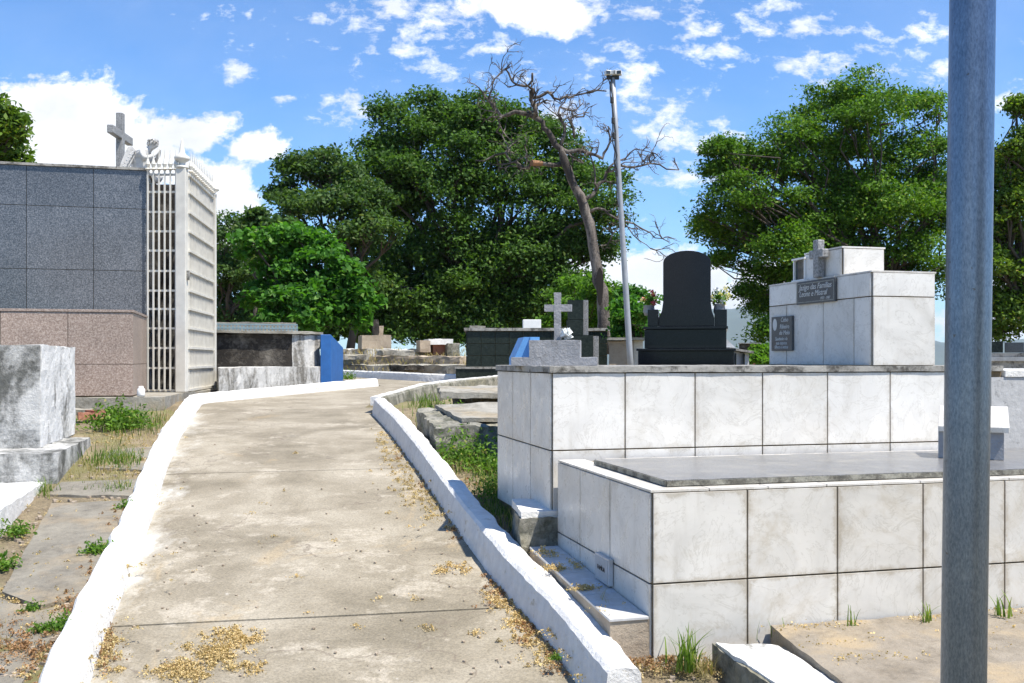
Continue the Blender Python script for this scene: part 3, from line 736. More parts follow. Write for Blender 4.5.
Yk = 20.6
face(-.03)
t = thing('dark_tomb', 'long dark green black tiled tomb under the central trees', 'tomb', (*at(530, 365, Yk)[:2], -.6))
x0 = at(467, 0, Yk)[0]
mb = MB(); mb.fbox((x0, Yk), .01, 2.9, .01, 2, -.75, .60); mb.build('core', M['grout'], t)
Fk, Sk = tuple(FRM[:2]), tuple(FRM[2:]); mb = MB(); clad(mb, (x0, Yk), Fk, (-Sk[0], -Sk[1]), [.29 * i for i in range(11)], [-.16, .09, .34, .59], th=.02, gap=.01); clad(mb, (x0, Yk), Sk, (-Fk[0], -Fk[1]), [.5 * i for i in range(5)], [-.16, .09, .34, .59], th=.02, gap=.01); mb.build('wall_tiles', M['black_tile'], t)
mb = MB(); mb.fbox((x0, Yk), -.06, 2.96, -.06, 2.05, .601, .66); mb.build('lid', M['cap'], t, rough=(.006, .2, 4))
mb = MB(); mb.fbox((x0, Yk), -.22, 2.96, -.35, -.02, -.75, -.18); mb.build('front_ledge', M['black_tile'], t)
mb = MB(); mb.fbox((x0, Yk), -.24, 2.96, -.37, -.02, -.179, -.14); mb.build('ledge_edge', M['cap'], t)
t = thing('white_box', 'small plain white box on the lid of the long dark tomb', 'box', (*at(532, 329, 21)[:2], .661))
mb = MB(); p = at(523, 329, 21); mb.fbox(p[:2], 0, .38, 0, .3, .662, .85); mb.build('box_body', M['white_plain'], t, bevel=.01)
t = thing('broken_slab', 'thin broken slab lying at the left end of the dark tomb lid', 'slab', (*at(478, 329, 21)[:2], .661))
mb = MB(); p = at(470, 329, 21); mb.fbox(p[:2], 0, .32, 0, .3, .662, .72); mb.build('slab_body', M['stone'], t, rough=(.015, .08, 5))

Ys = 17.5; face(.10)
t = thing('dark_stele', 'upright two step dark tiled headstone behind the silver cross', 'headstone', (*at(582, 365, Ys)[:2], -.6))
bx(t, 'upper_part', 567.5, 583, 300, 319.5, Ys, .22, M['black_tile'])
bx(t, 'middle_part', 566.5, 583, 320, 335, Ys - .01, .3, M['black_tile'])
bx(t, 'lower_part', 566.5, 593, 335.4, 400, Ys - .02, .4, M['black_tile'])
bx(t, 'pale_edge', 583.3, 588, 300, 335, Ys + .05, .2, M['cross_granite']); bx(t, 'pale_edge', 593.3, 598.5, 336, 400, Ys + .05, .3, M['cross_granite'])
t = thing('cement_tomb', 'plain grey cement block tomb behind the foot of the lamp pole', 'tomb', (*at(626, 365, 18.5)[:2], -.6))
bx(t, 'body', 609, 633, 341, 400, 18.5, 1.5, M['beige'], rough=(.01, .3, 3)); bx(t, 'white_end', 633.3, 643, 340, 400, 18.6, 1.4, M['marble'], rough=(.01, .3, 3)); bx(t, 'lid', 607, 645, 337.5, 340, 18.4, 1.8, M['cap'], rough=(.01, .3, 3))
face(.27)
t = thing('grey_vault', 'small grey vault with a sloping roof right of the black tomb', 'tomb', (*at(742, 365, 13)[:2], -.7))
mb = MB(); a = at(728, 341, 13); b_ = at(751.5, 353, 13)
mb.prism([(a[0], 13), (b_[0] - .02, 13.05), (b_[0] - .06, 14.2), (a[0] - .1, 14.2)], -.75, [.13, .075, .075, .13]); mb.build('walls', M['marble_dull'], t)
mb = MB(); mb.prism([(a[0], 12.95), (b_[0] + .02, 12.95), (b_[0], 14.25), (a[0], 14.25)], [.135, .085, .085, .135], [.165, .115, .115, .165]); mb.build('roof', M['cap'], t)
mb = MB(); mb.prism([(a[0], 13.3), (a[0] + .16, 13.3), (a[0] + .16, 13.8), (a[0], 13.8)], .166, [.32, .17, .17, .32]); mb.build('sloping_headboard', M['marble_dull'], t)
for px in (735, 743.5): bx(t, 'pilaster', px, px + 1.2, 353.5, 400, 12.97, .1, M['black_tile'])
t = thing('brick_tomb', 'distant brown brick tomb with a dark lid beyond the grey vault', 'tomb', (*at(750, 365, 17)[:2], -.6))
bx(t, 'dark_front', 739, 752, 344.5, 400, 17, 1.2, M['moss_dark']); bx(t, 'brick_side', 752.3, 759.5, 344, 400, 17.05, 1.2, M['brick']); bx(t, 'lid', 738, 760.5, 342.8, 343.8, 16.95, 1.3, M['cap'])
face(.5)
t = thing('slate_tomb', 'low dark tomb with two slate boards at the far right behind the steel pole', 'tomb', (*at(1005, 360, 12)[:2], -.7))
bx(t, 'body', 986, 1060, 353, 420, 12, 1.5, M['cap']); bx(t, 'slate_board', 990, 1003, 341.5, 352.6, 12.2, .12, M['black_tile']); bx(t, 'slate_board', 1004.5, 1024, 342.5, 352.6, 12.25, .12, M['plaque']); bx(t, 'pale_band', 986, 1060, 357, 361, 11.97, .02, M['marble'])

face()
# =================================================================== LEFT: MAUSOLEUM
Om = (-5.49, 15.03)
t = thing('mausoleum', 'tall mausoleum clad in blue grey polished granite at the left edge', 'mausoleum', (-7, 16, -.6))
mb = MB(); mb.fbox(Om, -6.5, -.02, .02, 3.2, -.7, 2.83); mb.build('core', M['grout'], t)
cols = [0, -.745, -1.66, -2.58, -3.5, -4.42, -5.34, -6.5]
mb = MB(); 
for a, b_ in zip(cols, cols[1:]): clad(mb, Om, Fd, nS, [b_, a], [-.6, .40, 1.335, 2.265, 2.845], th=.0, gap=.008, back=-.015)
mb.build('granite_cladding', M['blue_granite'], t)
mb = MB(); clad(mb, fs(Om, -.02, 0), Sd, Fd, [0, 1.0, 2.0, 3.2], [-.6, .40, 1.335, 2.265, 2.845], th=.015, gap=.008); mb.build('side_cladding', M['blue_granite'], t)
mb = MB(); mb.fbox(Om, -6.5, .015, -.03, 3.2, 2.846, 2.882); mb.build('coping', M['cap'], t)
mb = MB(); mb.prism([(-5.72, 15.95), (-5.27, 15.95), (-5.4, 16.6), (-5.85, 16.6)], -.6, 2.80); mb.build('entrance_wall', M['moss_dark'], t)
# cross and angel on its roof
t = thing('stone_cross', 'tall rough grey stone cross on the roof of the mausoleum', 'cross', (-6.4, 16.5, 2.88))
pc = (-.3965 * 16.5 + .08, 16.5)
face(-.06)
mb = MB(); mb.fbox(pc, -.055, .055, -.06, .06, 2.884, 4.07); mb.fbox(pc, -.05, .05, -.5, -.0605, 3.64, 3.77); mb.fbox(pc, -.05, .05, .0605, .5, 3.64, 3.77); mb.build('cross_body', M['cross_granite'], t, bevel=.008)
mb = MB(); mb.fbox(pc, -.14, .14, -.14, .14, 2.8835, 2.96); mb.build('foot', M['cross_granite'], t); face()

def skin(name, pts, edges, mat, parent, sub=2):
    off = parent.location; me = bpy.data.meshes.new(name)
    me.from_pydata([(p[0] - off.x, p[1] - off.y, p[2] - off.z) for p in pts], edges, [])
    o = bpy.data.objects.new(name, me); COL.objects.link(o); o.parent = parent
    o.modifiers.new('skin', 'SKIN'); me.materials.append(mat)
    for i, p in enumerate(pts): me.skin_vertices[0].data[i].radius = (p[3], p[4] if len(p) > 4 else p[3])
    me.skin_vertices[0].data[0].use_root = True
    s = o.modifiers.new('sub', 'SUBSURF'); s.levels = s.render_levels = sub
    return o
t = thing('angel_statue', 'white marble angel bowed in prayer beside the cross on the mausoleum roof', 'statue', (-6.02, 16.3, 2.88))
ax, ay, az = -6.03, 16.3, 2.88
def A(x, y, z, r, r2=None): return (ax + x * 1.1, ay + y, az + z * .76, r * .86, (r2 or r) * .86)
pts = [A(0, 0, .34, .15, .16), A(.02, 0, .16, .19, .2), A(.04, 0, .02, .22, .22), A(-.02, 0, .50, .13, .15), A(.02, 0, .64, .12, .16), A(.10, 0, .735, .055),
       A(.15, 0, .79, .075, .07), A(.19, 0, .84, .085, .08), A(.21, 0, .88, .06),
       A(.04, -.15, .64, .065), A(.10, -.19, .48, .055), A(.20, -.10, .56, .042), A(.245, -.03, .68, .034), A(.26, -.02, .75, .024),
       A(.04, .15, .64, .065), A(.10, .19, .48, .055), A(.20, .10, .56, .042), A(.245, .03, .68, .034), A(.26, .02, .75, .024),
       A(.20, -.05, .16, .13, .12), A(.30, 0, .04, .13, .14)]
ed = [(0, 1), (1, 2), (0, 3), (3, 4), (4, 5), (5, 6), (6, 7), (7, 8), (4, 9), (9, 10), (10, 11), (11, 12), (12, 13), (4, 14), (14, 15), (15, 16), (16, 17), (17, 18), (1, 19), (19, 20)]
skin('body', pts, ed, M['statue'], t)
cs = np.array([ax + .175, ay, az + .655]) + unit(rng.normal(size=(260, 3))) * np.array([.085, .085, .06]); 
quads_obj('hair', leaf_quads(cs, .05, .5, .6), M['statue'], t, (ax + .01, ay, az))
for sgn in (-1, 1):                                       # wings: shells of overlapping feathers
    mb = MB()
    out = [(-.05, .66), (-.10, .74), (-.16, .72), (-.20, .60), (-.25, .42), (-.30, .22), (-.34, .06), (-.27, .08), (-.20, .20), (-.13, .34), (-.08, .48)]
    V = []
    for th in (0, .035):
        for u, v in out: V.append((ax + u, ay + sgn * (.09 + (-u) * .35 + th), az + v * .78))
    n = len(out); mb.add(V, [tuple(range(n)), tuple(reversed(range(n, 2 * n)))] + [((i + 1) % n, i, n + i, n + (i + 1) % n) for i in range(n)])
    for k in range(9):
        s = k / 8; x = -.12 - .19 * s; z = .62 - .50 * s
        mb.tube([(ax + x + .07, ay + sgn * (.12 - x * .33), az + z * .78 + .02), (ax + x, ay + sgn * (.13 - x * .36), az + z * .78 - .05), (ax + x - .03, ay + sgn * (.12 - x * .36), az + z * .78 - .15)], [.016, .022, .006], 6)
    mb.build('wing', M['statue'], t, bevel=.008)

# iron gate and fence at the mausoleum's corner
t = thing('iron_gate', 'white painted iron gate and grille with spear tops at the mausoleum corner', 'gate', (-5, 15, -.5))
gx = -4.95
mb = MB(); mb.box((gx, 15.0, -.48), .15, .15, 3.35); mb.build('gate_post', M['iron_white'], t, bevel=.008)
mb = MB(); mb.lathe((gx, 15.0, 2.87), [(.10, 0), (.10, .03), (.05, .05), (.05, .09), (.11, .13), (.115, .17), (.06, .21), (.045, .24), (.012, .42), (.001, .46)], 16); mb.build('post_finial', M['iron_white'], t, smooth=True)
zh = [-.455, -.12, .18, .475, .765, 1.04, 1.335, 1.64, 1.93, 2.22, 2.52, 2.78]
for z in zh: mb = MB(); mb.box((-5.25, 15.0, z - .015), .45, .03, .03); mb.build('rail', M['iron_white'], t)
for i in range(6): mb = MB(); mb.box((-5.45 + i * .084, 14.965, -.45), .022, .022, 3.26); mb.build('bar', M['iron_white'], t)
def spear(mb, x, y, z, s=1.0): mb.lathe((x, y, z), [(.012 * s, 0), (.022 * s, .03 * s), (.05 * s, .045 * s), (.02 * s, .065 * s), (.038 * s, .12 * s), (.012 * s, .2 * s), (.003, .34 * s)], 8)
for i in range(6):
    mb = MB(); spear(mb, -5.45 + i * .084, 14.965, 2.81); mb.build('spear_point', M['iron_white'], t)
ga, gb = Vector((-4.875, 15.05, 0)), Vector((-5.14, 17.15, 0)); gd = (gb - ga).normalized(); rot = math.atan2(gd.y, gd.x)
c = ga.lerp(gb, .5)
for z in zh: mb = MB(); mb.box((c.x + .012, c.y, z - .012), 2.1, .045, .034, rot); mb.build('rail', M['iron_white'], t)
for i in range(17):
    p = ga.lerp(gb, (i + .3) / 17); mb = MB(); mb.box((p.x + .004, p.y, -.44), .024, .024, 3.24, rot); mb.build('bar', M['iron_white'], t)
for i in range(14):
    p = ga.lerp(gb, (i + .6) / 14.5); mb = MB(); spear(mb, p.x + .026, p.y, 2.801, 1.05); mb.build('spear_point', M['iron_white'], t)
mb = MB(); mb.box((gb.x, gb.y + .05, -.48), .09, .09, 3.3); mb.build('gate_post', M['iron_white'], t)
mb = MB(); mb.lathe((gb.x, gb.y + .05, 2.82), [(.06, 0), (.06, .03), (.03, .05), (.10, .1), (.10, .13), (.04, .18), (.01, .36), (.001, .4)], 14); mb.build('post_finial', M['iron_white'], t, smooth=True)
mb = MB(); mb.box((gx + .085, 15.0, 1.20), .05, .05, .14); mb.build('lock_case', M['cap'], t)

# brown granite tomb in front
Ob = (-5.0, 13.2)
t = thing('granite_tomb', 'brown pink granite tomb in front of the blue grey mausoleum wall', 'tomb', (-6, 13.5, -.5))
mb = MB(); mb.fbox(Ob, -4.5, -.02, .02, 1.75, -.55, .62); mb.build('core', M['grout'], t)
mb = MB(); cols = [0, -.80, -1.60, -2.40, -3.2, -4.5]
for a, b_ in zip(cols, cols[1:]): clad(mb, Ob, Fd, nS, [b_, a], [-.47, -.055, .625], th=.0, gap=.007, back=-.015)
clad(mb, fs(Ob, -.02, 0), Sd, Fd, [0, .6, 1.2, 1.75], [-.47, -.055, .625], th=.015, gap=.007); mb.build('granite_tiles', M['pink_granite'], t)
mb = MB(); mb.fbox(Ob, -4.5, .01, -.01, 1.77, .626, .66); mb.build('top_slab', M['pink_granite'], t, bevel=.004)
t = thing('cement_plinth', 'low grey cement plinth carrying the brown tomb and the iron gate', 'plinth', (-5.3, 13, -.75))
mb = MB(); mb.prism([(-9.5, 11.95), (-5.2, 12.95), (-4.56, 13.1), (-4.80, 14.4), (-4.86, 15.3), (-4.95, 17.4), (-9, 17)], -.85, -.485); mb.build('plinth_body', M['stone'], t, rough=(.008, .25, 4))
mb = MB(); mb.prism([(-6.2, 12.35), (-5.3, 12.6), (-5.4, 12.9), (-6.3, 12.66)], -.9, -.62); mb.build('broken_step', M['stone'], t, rough=(.03, .12, 4))
t = thing('brick_debris', 'broken red brick pieces in a hole below the brown tomb', 'bricks', (*at(92, 430, 12.2)[:2], -.85))
for i, (px, py, rt) in enumerate(((88, 420, .5), (96, 417, -.4), (92, 431, .9), (86, 434, .2))):
    p = at(px, py, 12.0 + .1 * i); mb = MB(); mb.box((p[0], p[1], p[2]), .22, .12, .09, rt); mb.build('brick_piece', M['brick'], t, rough=(.015, .05, 8))
t = thing('small_jar', 'small pale jar at the corner of the brown granite tomb', 'jar', (-5.0, 13.25, -.48))
mb = MB(); mb.lathe((-4.86, 13.1, -.482), [(.045, 0), (.05, .03), (.05, .10), (.03, .12), (.03, .14)], 14); mb.build('jar_body', M['white_plain'], t, smooth=True)
w = Vector((-4.75, 11.15, -.86))
t = thing('rubble_edging', 'white painted rubble edging across the left strip below the brown tomb', 'edging', tuple(w))
mb = MB(); mb.fbox((-4.72, 11.0), 0, .92, 0, .16, -.95, -.815); mb.build('stones', M['white'], t, rough=(.03, .06, 8))
# blackened white tomb, far left
Ol = (-3.86, 8.5)
t = thing('whitewashed_tomb', 'blackened whitewashed block tomb on a wider ledge at the left edge', 'tomb', (-4.2, 8.6, -1.04))
mb = MB(); mb.fbox(Ol, -2.2, 0, 0, 1.75, -1.15, -.79); mb.build('ledge', M['moss_white'], t, rough=(.012, .1, 5))
Oq = (-4.25, 9.0)
mb = MB(); mb.fbox(Oq, -2.2, 0, 0, 1.8, -.80, .135); mb.build('block', M['moss_white'], t, rough=(.015, .1, 4))
mb = MB(); mb.fbox(Oq, -.03, .006, .012, 1.80, -.79, .13); mb.build('sunlit_flaking_side', M['moss_bright2'], t, rough=(.015, .1, 4))  # whiter flaking paint on this face stands in for strong sunlight
t = thing('low_white_tomb', 'low bright white painted tomb in the left foreground beside the cracked slabs', 'tomb', (-3.6, 7, -1.3))
mb = MB(); mb.fbox((-3.50, 6.75), -1.6, 0, 0, 1.72, -1.36, [-1.04, -1.04, -1.025, -1.025]); mb.build('body', M['white'], t, rough=(.009, .09, 6))
mb = MB(); mb.fbox((-3.50, 6.75), -.34, -.10, -.012, -.004, -1.22, -1.12); mb.build('blue_number_patch', M['blue_paint'], t)

# =================================================================== MID LEFT, BEHIND THE KERB'S TURN
t = thing('crusted_tomb', 'long tomb black with crust beside the white gate, low wall in front', 'tomb', (-4.6, 17.5, -.5))
mb = MB(); mb.prism([(-7, 17.3), (-3.96, 18.0), (-4.3, 20), (-7.2, 19.5)], -.6, .47); mb.build('dark_wall', M['moss_dark'], t, rough=(.02, .2, 3))
mb = MB(); mb.prism([(-3.955, 18.0), (-3.60, 18.76), (-3.9, 19.9), (-4.29, 19.7)], -.6, .46); mb.build('flaking_wall', M['moss_bright'], t, rough=(.02, .12, 4))
mb = MB(); mb.prism([(-7, 17.2), (-3.92, 17.9), (-3.55, 18.76), (-3.9, 20.0), (-7.2, 19.6)], .475, .52); mb.build('lid', M['stone'], t, rough=(.015, .2, 4))
mb = MB(); mb.prism([(-4.62, 15.75), (-3.40, 18.9), (-3.8, 19.0), (-5.0, 17.6), (-4.98, 16.9)], -.62, -.125); mb.build('low_wall', M['moss_bright'], t, rough=(.02, .14, 4))
t = thing('aqua_railed_grave', 'grave with pale aqua railing behind the crusted black tomb', 'grave', (-5.6, 21, 0))
mb = MB(); p = at(214, 330, 21); mb.fbox((p[0], 21), 0, 1.55, 0, 1, -.5, .60); mb.build('body', M['stone'], t, rough=(.02, .2, 3))
mb = MB(); mb.fbox((p[0], 21), 0, 1.72, 0, .03, .66, .69); mb.fbox((p[0], 21), 0, 1.72, 0, .03, .74, .77)
for i in range(24): mb.fbox((p[0], 21), i * .0735, i * .0735 + .035, .005, .025, .601, .735)
mb.build('railing', M['aqua'], t)
mb = MB(); mb.fbox((p[0], 21), 0, 1.7, .3, .9, .601, .81); mb.build('back_slab', M['stone'], t, rough=(.02, .2, 3))
t = thing('blue_headboard', 'deep blue painted headboard with sloping top at the end of the crusted tomb', 'headboard', (-3.3, 18.4, -.5))
P4 = [Vector((-3.545, 18.5)), Vector((-3.36, 18.55)), Vector((-3.29, 19.5)), Vector((-3.50, 19.5))]
mb = MB(); mb.prism([(p.x, p.y) for p in P4], -.62, [.475, .475, .24, .24]); mb.build('board_body', M['blue_paint'], t, bevel=.01)
# distant terraces
def rubble(name, label, p0, p1, z0, z1, wd=.5, mat='stone', amp=.05, cat='terrace wall'):
    p0, p1 = Vector(p0), Vector(p1); d = (p1 - p0).normalized(); n = Vector((-d.y, d.x))
    mb = MB(); mb.prism([tuple(p0), tuple(p1), tuple(p1 + n * wd), tuple(p0 + n * wd)], z0, z1)
    o = mb.build(name, M[mat], None, rough=(amp, .14, 3.2)); tag(o, label, cat, None); return o
rubble('terrace_wall', 'lowest dark terrace wall of rough stone beyond the far kerb', (-5.2, 26.2), (-1.1, 24.6), -.6, -.13, .9)
rubble('terrace_wall', 'middle pale terrace wall of flat stones under the beige grave', (-5.4, 28.0), (-1.4, 26.5), -.5, .10, 1.2, 'beige')
rubble('terrace_wall', 'topmost whitish terrace wall left of the tan open grave', (-5.0, 29.2), (-2.2, 28.6), -.3, .30, 1.0, 'moss_bright', .06)
t = thing('beige_grave', 'beige block grave carrying a short stump post at the edge of the trees', 'grave', (-4, 30, 0))
bx(t, 'block', 362, 391, 335, 360, 30, 1.2, M['beige'], rough=(.02, .2, 3)); bx(t, 'stump_post', 376, 383.5, 326, 335, 30.3, .22, M['beige'], rough=(.02, .1, 4)); bx(t, 'dark_urn', 373, 379, 319.5, 334.6, 30.1, .15, M['moss_dark'], rough=(.02, .08, 5))
t = thing('open_grave', 'tan and white box grave with a dark red opening below the tree trunks', 'grave', (-2, 28, 0))
bx(t, 'side_block', 420, 430.5, 340.5, 352, 28, .7, M['beige'], rough=(.015, .15, 3)); bx(t, 'lid', 429, 453, 339, 344.5, 28.1, 1.0, M['white'], rough=(.02, .15, 3)); bx(t, 'opening', 433, 447, 344.8, 357, 28.3, .6, M['brick'], rough=(.01, .2, 3)); bx(t, 'end_block', 447.3, 460, 343.5, 360, 28.05, .8, M['moss_grey'], rough=(.03, .15, 3))
for i, (px, py, w_, lab) in enumerate(((357, 356, 1.0, 'pale broken slab on the terraces below the beige grave'), (414, 366, .9, 'dark tilted slab lying by the lowest terrace wall'), (402, 352, .8, 'whitish slab on the terrace left of the tan open grave'))):
    Yq = 27.2 - i * .6; p = at(px, py, Yq); mb = MB(); mb.box((p[0], Yq - 1.4, p[2] - .1), w_, .5, .12, .2 * i); tag(mb.build('broken_slab', M['stone' if i != 1 else 'moss_dark'], None, rough=(.03, .1, 5)), lab, 'slab')

# =================================================================== SUNKEN YARD RIGHT OF THE PATH
def slabthing(name, label, px_pts, off, th, mat, amp=.008, cat='slab', step=.09):
    P = [gp(a, b_, off) for a, b_ in px_pts]
    ar = sum(P[i].x * P[(i + 1) % len(P)].y - P[(i + 1) % len(P)].x * P[i].y for i in range(len(P)))
    if ar < 0: P.reverse()
    mb = MB(); mb.prism([(p.x, p.y) for p in P], [p.z - th for p in P], [p.z for p in P])
    o = mb.build(name, M[mat], None, rough=(amp, step, 5)); tag(o, label, cat); return o
t = thing('old_grave', 'rough broken stone grave slab in the sunken yard left of the tall tomb', 'grave', (-.2, 9.5, -.95))
mb = MB(); mb.prism([(-.72, 9.55), (.9, 9.75), (.7, 11.4), (-1.05, 11.2)], -1.05, [-.66, -.62, -.50, -.55]); mb.build('stone_base', M['moss_grey'], t, rough=(.045, .09, 3.5))
mb = MB(); mb.prism([(-.50, 9.95), (.9, 10.0), (.7, 11.2), (-.85, 11.1)], [-.63, -.60, -.50, -.53], [-.585, -.56, -.46, -.49]); mb.build('cover_slab', M['stone'], t, rough=(.02, .1, 3))
t = thing('old_grave', 'overhanging cracked cover slab with a dark gap under it near the low wall', 'grave', (-.4, 12.2, -.75))
mb = MB(); mb.prism([(-.85, 12.2), (.6, 12.3), (.4, 13.6), (-1.0, 13.4)], [-.47, -.46, -.40, -.42], [-.40, -.39, -.33, -.35]); mb.build('cover_slab', M['stone'], t, rough=(.03, .1, 3))
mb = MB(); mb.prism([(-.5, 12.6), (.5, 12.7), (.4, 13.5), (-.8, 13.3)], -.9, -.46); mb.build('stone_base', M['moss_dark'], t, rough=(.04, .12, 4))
t = thing('white_paver', 'white topped cement block at the foot of the tall tomb corner', 'block', (.1, 6.3, -1.1))
mb = MB(); mb.prism([(.06, 6.30), (.30, 6.36), (.20, 6.80), (.0, 6.80)], [-1.0] * 4, [-.958, -.958, -.945, -.945]); mb.build('white_top', M['white'], t, rough=(.006, .05, 6))
mb = MB(); mb.prism([(.05, 6.28), (.31, 6.34), (.20, 6.80), (.01, 6.80)], -1.35, -1.0); mb.build('crumbling_face', M['moss_grey'], t, rough=(.022, .05, 7))

# =================================================================== FOREGROUND RIGHT: SLAB AND WHITE BLOCK
t = thing('painted_block', 'low chipped block with white painted top at the bottom beside the big cement slab', 'block', (1.0, 4.7, -1.5))
mb = MB(); mb.prism([(1.17, 3.9), (1.52, 3.9), (1.40, 4.78), (.965, 4.83)], -1.65, -1.375); mb.build('block_body', M['moss_grey'], t, rough=(.014, .05, 6))
mb = MB(); mb.prism([(1.185, 3.9), (1.42, 3.9), (1.27, 4.78), (.98, 4.815)], -1.385, -1.362); mb.build('white_top', M['moss_bright2'], t, rough=(.008, .05, 9))
t = thing('cement_slab', 'big rough cement slab at the bottom right under the steel pole', 'slab', (2, 4.5, -1.4))
q0 = fs(O1, .58, -.05); 
mb = MB(); mb.prism([(1.42, 3.7), (4.2, 4.0), fs(O1, 3.2, -.03), fs(O1, .62, -.03)], [-1.48, -1.46, -1.42, -1.42], [-1.35, -1.345, -1.325, -1.325]); mb.build('slab_body', M['tan'], t, rough=(.007, .06, 5))

# =================================================================== LEFT STRIP SLABS
slabthing('concrete_pad', 'large cracked concrete pad in the left strip beside the low white tomb', [(2, 592), (52, 503), (140, 500), (113, 552), (84, 596), (40, 606)], .085, .08, 'pad')
slabthing('concrete_pad', 'narrow concrete pad just in front of the ledge of the blackened tomb', [(48, 494), (62, 482), (148, 478), (143, 496)], .08, .06, 'pad')
slabthing('concrete_pad', 'concrete pad with dry grass edges below the white rubble edging', [(96, 468), (108, 450), (158, 446), (152, 470)], .08, .06, 'pad')
slabthing('concrete_pad', 'sloping concrete pad in the bottom left corner half under leaf litter', [(-40, 640), (0, 598), (38, 612), (80, 603), (50, 640), (10, 700), (-40, 700)], .075, .08, 'pad', .012)

# =================================================================== POLES
t = thing('steel_pole', 'thick galvanised steel pole in the right foreground', 'pole', (1.07, 2.42, -1.86))
xa, xb = .4515 * 2.42, .4605 * 2.42
mb = MB(); za, zt2 = -.323 * 2.42, .36 * 2.42
sl = (xb - xa) / (zt2 - za)
mb.tube([(xa + (z - za) * sl, 2.42, z) for z in (-1.95, -1, 0, 1, 2, 3.2)], .0518, 64); mb.build('tube', M['galv'], t, smooth=True)

Yp = 16.2
t = thing('lamp_pole', 'slender leaning grey lamp pole with small floodlights on top', 'lamp pole', (*at(630, 365, Yp)[:2], -.6))
b0 = Vector(at(630.5, 366, Yp)); t0 = Vector(at(612.8, 78, Yp)); b0 = b0 + (b0 - t0) * .12
mb = MB(); mb.tube([b0.lerp(t0, i / 6) for i in range(7)], [.052, .05, .048, .045, .042, .04, .038], 16); mb.build('pole_shaft', M['cement_grey'], t, smooth=True)
mb = MB(); mb.box((t0.x, t0.y, t0.z - .02), .20, .06, .05); mb.build('crossbar', M['rubber'], t)
for dx, rt in ((-.08, .3), (.09, -.3), (.02, 1.2)):
    mb = MB(); c = (t0.x + dx, t0.y - .03, t0.z + .035); mb.box(c, .10, .09, .075, rt); o = mb.build('floodlight', M['lamp'], t, bevel=.01)
    mb = MB(); mb.box((c[0], c[1] - .052, c[2] + .01), .07, .005, .05, rt); mb.build('lens', M['glass'], o)
for k, (a, b_) in enumerate((((-.045, .0), (-.07, -2.1)), ((-.05, -.2), (-.045, -1.6)))):
    mb = MB(); pts = [Vector((t0.x + a[0] + random.gauss(0, .012), t0.y - .05, t0.z + b_[1] * i / 14)) + Vector((i / 14 * (b0.x - t0.x) * .38, 0, 0)) for i in range(15)]
    mb.tube(pts, .010, 5); mb.build('cable', M['rubber'], t)
for z in (-.42, -.75, -1.0): 
    mb = MB(); mb.box((t0.x - .045 + (-z) * .06, t0.y - .05, t0.z + z), .045, .05, .10, .4); mb.build('junction_box', M['rubber'], t, bevel=.01)

# =================================================================== DEAD TREE
Yd = 22.0
def dp(x, y, dy=0): return Vector(at(460 + x / 2.627, 50 + y / 2.627, Yd + dy))
t = thing('dead_tree', 'bare dead tree with a crooked grey trunk left of the lamp pole', 'tree', (*at(604, 340, Yd)[:2], -.5))
mb = MB(); mb2 = MB()
def limb(pts, r0, r1, target=mb2, seg=7):
    P = [];
    for a, b_ in zip(pts, pts[1:]):
        for i in range(3):
            q = a.lerp(b_, i / 3); P.append(q + Vector((random.gauss(0, .035), random.gauss(0, .03), random.gauss(0, .035))) if i else q)
    P.append(pts[-1]); n = len(P)
    target.tube(P, [(r0 + (r1 - r0) * i / (n - 1)) * random.uniform(.88, 1.15) for i in range(n)], seg)
    return P
def twigs(p, d, L, r, depth):
    if depth == 0 or L < .08: return
    n = 4; q = [p]; dd = d.copy()
    for i in range(n):
        dd = (dd + Vector((random.gauss(0, .38), random.gauss(0, .38), random.gauss(0, .38)))).normalized(); q.append(q[-1] + dd * L / n)
    mb2.tube(q, [r * (1 - .14 * i) * random.uniform(.85, 1.3) for i in range(n + 1)], 5)
    for k in range(random.choice((2, 2, 3))):
        a = q[random.randint(1, n)]
        twigs(a, (dd + Vector((random.gauss(0, .8), random.gauss(0, .8), random.gauss(.1, .8)))).normalized(), L * random.uniform(.5, .8), r * .62, depth - 1)
trunk = [dp(380, 800), dp(375, 665), dp(362, 580), dp(345, 480), dp(322, 400), dp(292, 340), dp(265, 260), dp(232, 215), dp(200, 178)]
P = limb(trunk, .14, .055, mb, 12)
trunk_o = mb.build('trunk', M['deadwood'], t, smooth=True)
mbr = MB(); c = dp(366, 622); 
V = []
for i in range(14):
    a = 2 * math.pi * i / 14; V.append((c.x + .075 * math.cos(a) * (1 + .2 * math.sin(3 * a)), c.y - .15 + .02 * math.sin(a), c.z + .42 * math.sin(a)))
mbr.add(V + [(p[0], p[1] + .12, p[2]) for p in V], [tuple(range(14)), tuple(reversed(range(14, 28)))] + [((i + 1) % 14, i, 14 + i, 14 + (i + 1) % 14) for i in range(14)]); mbr.build('rot_hollow', M['rot'], trunk_o)
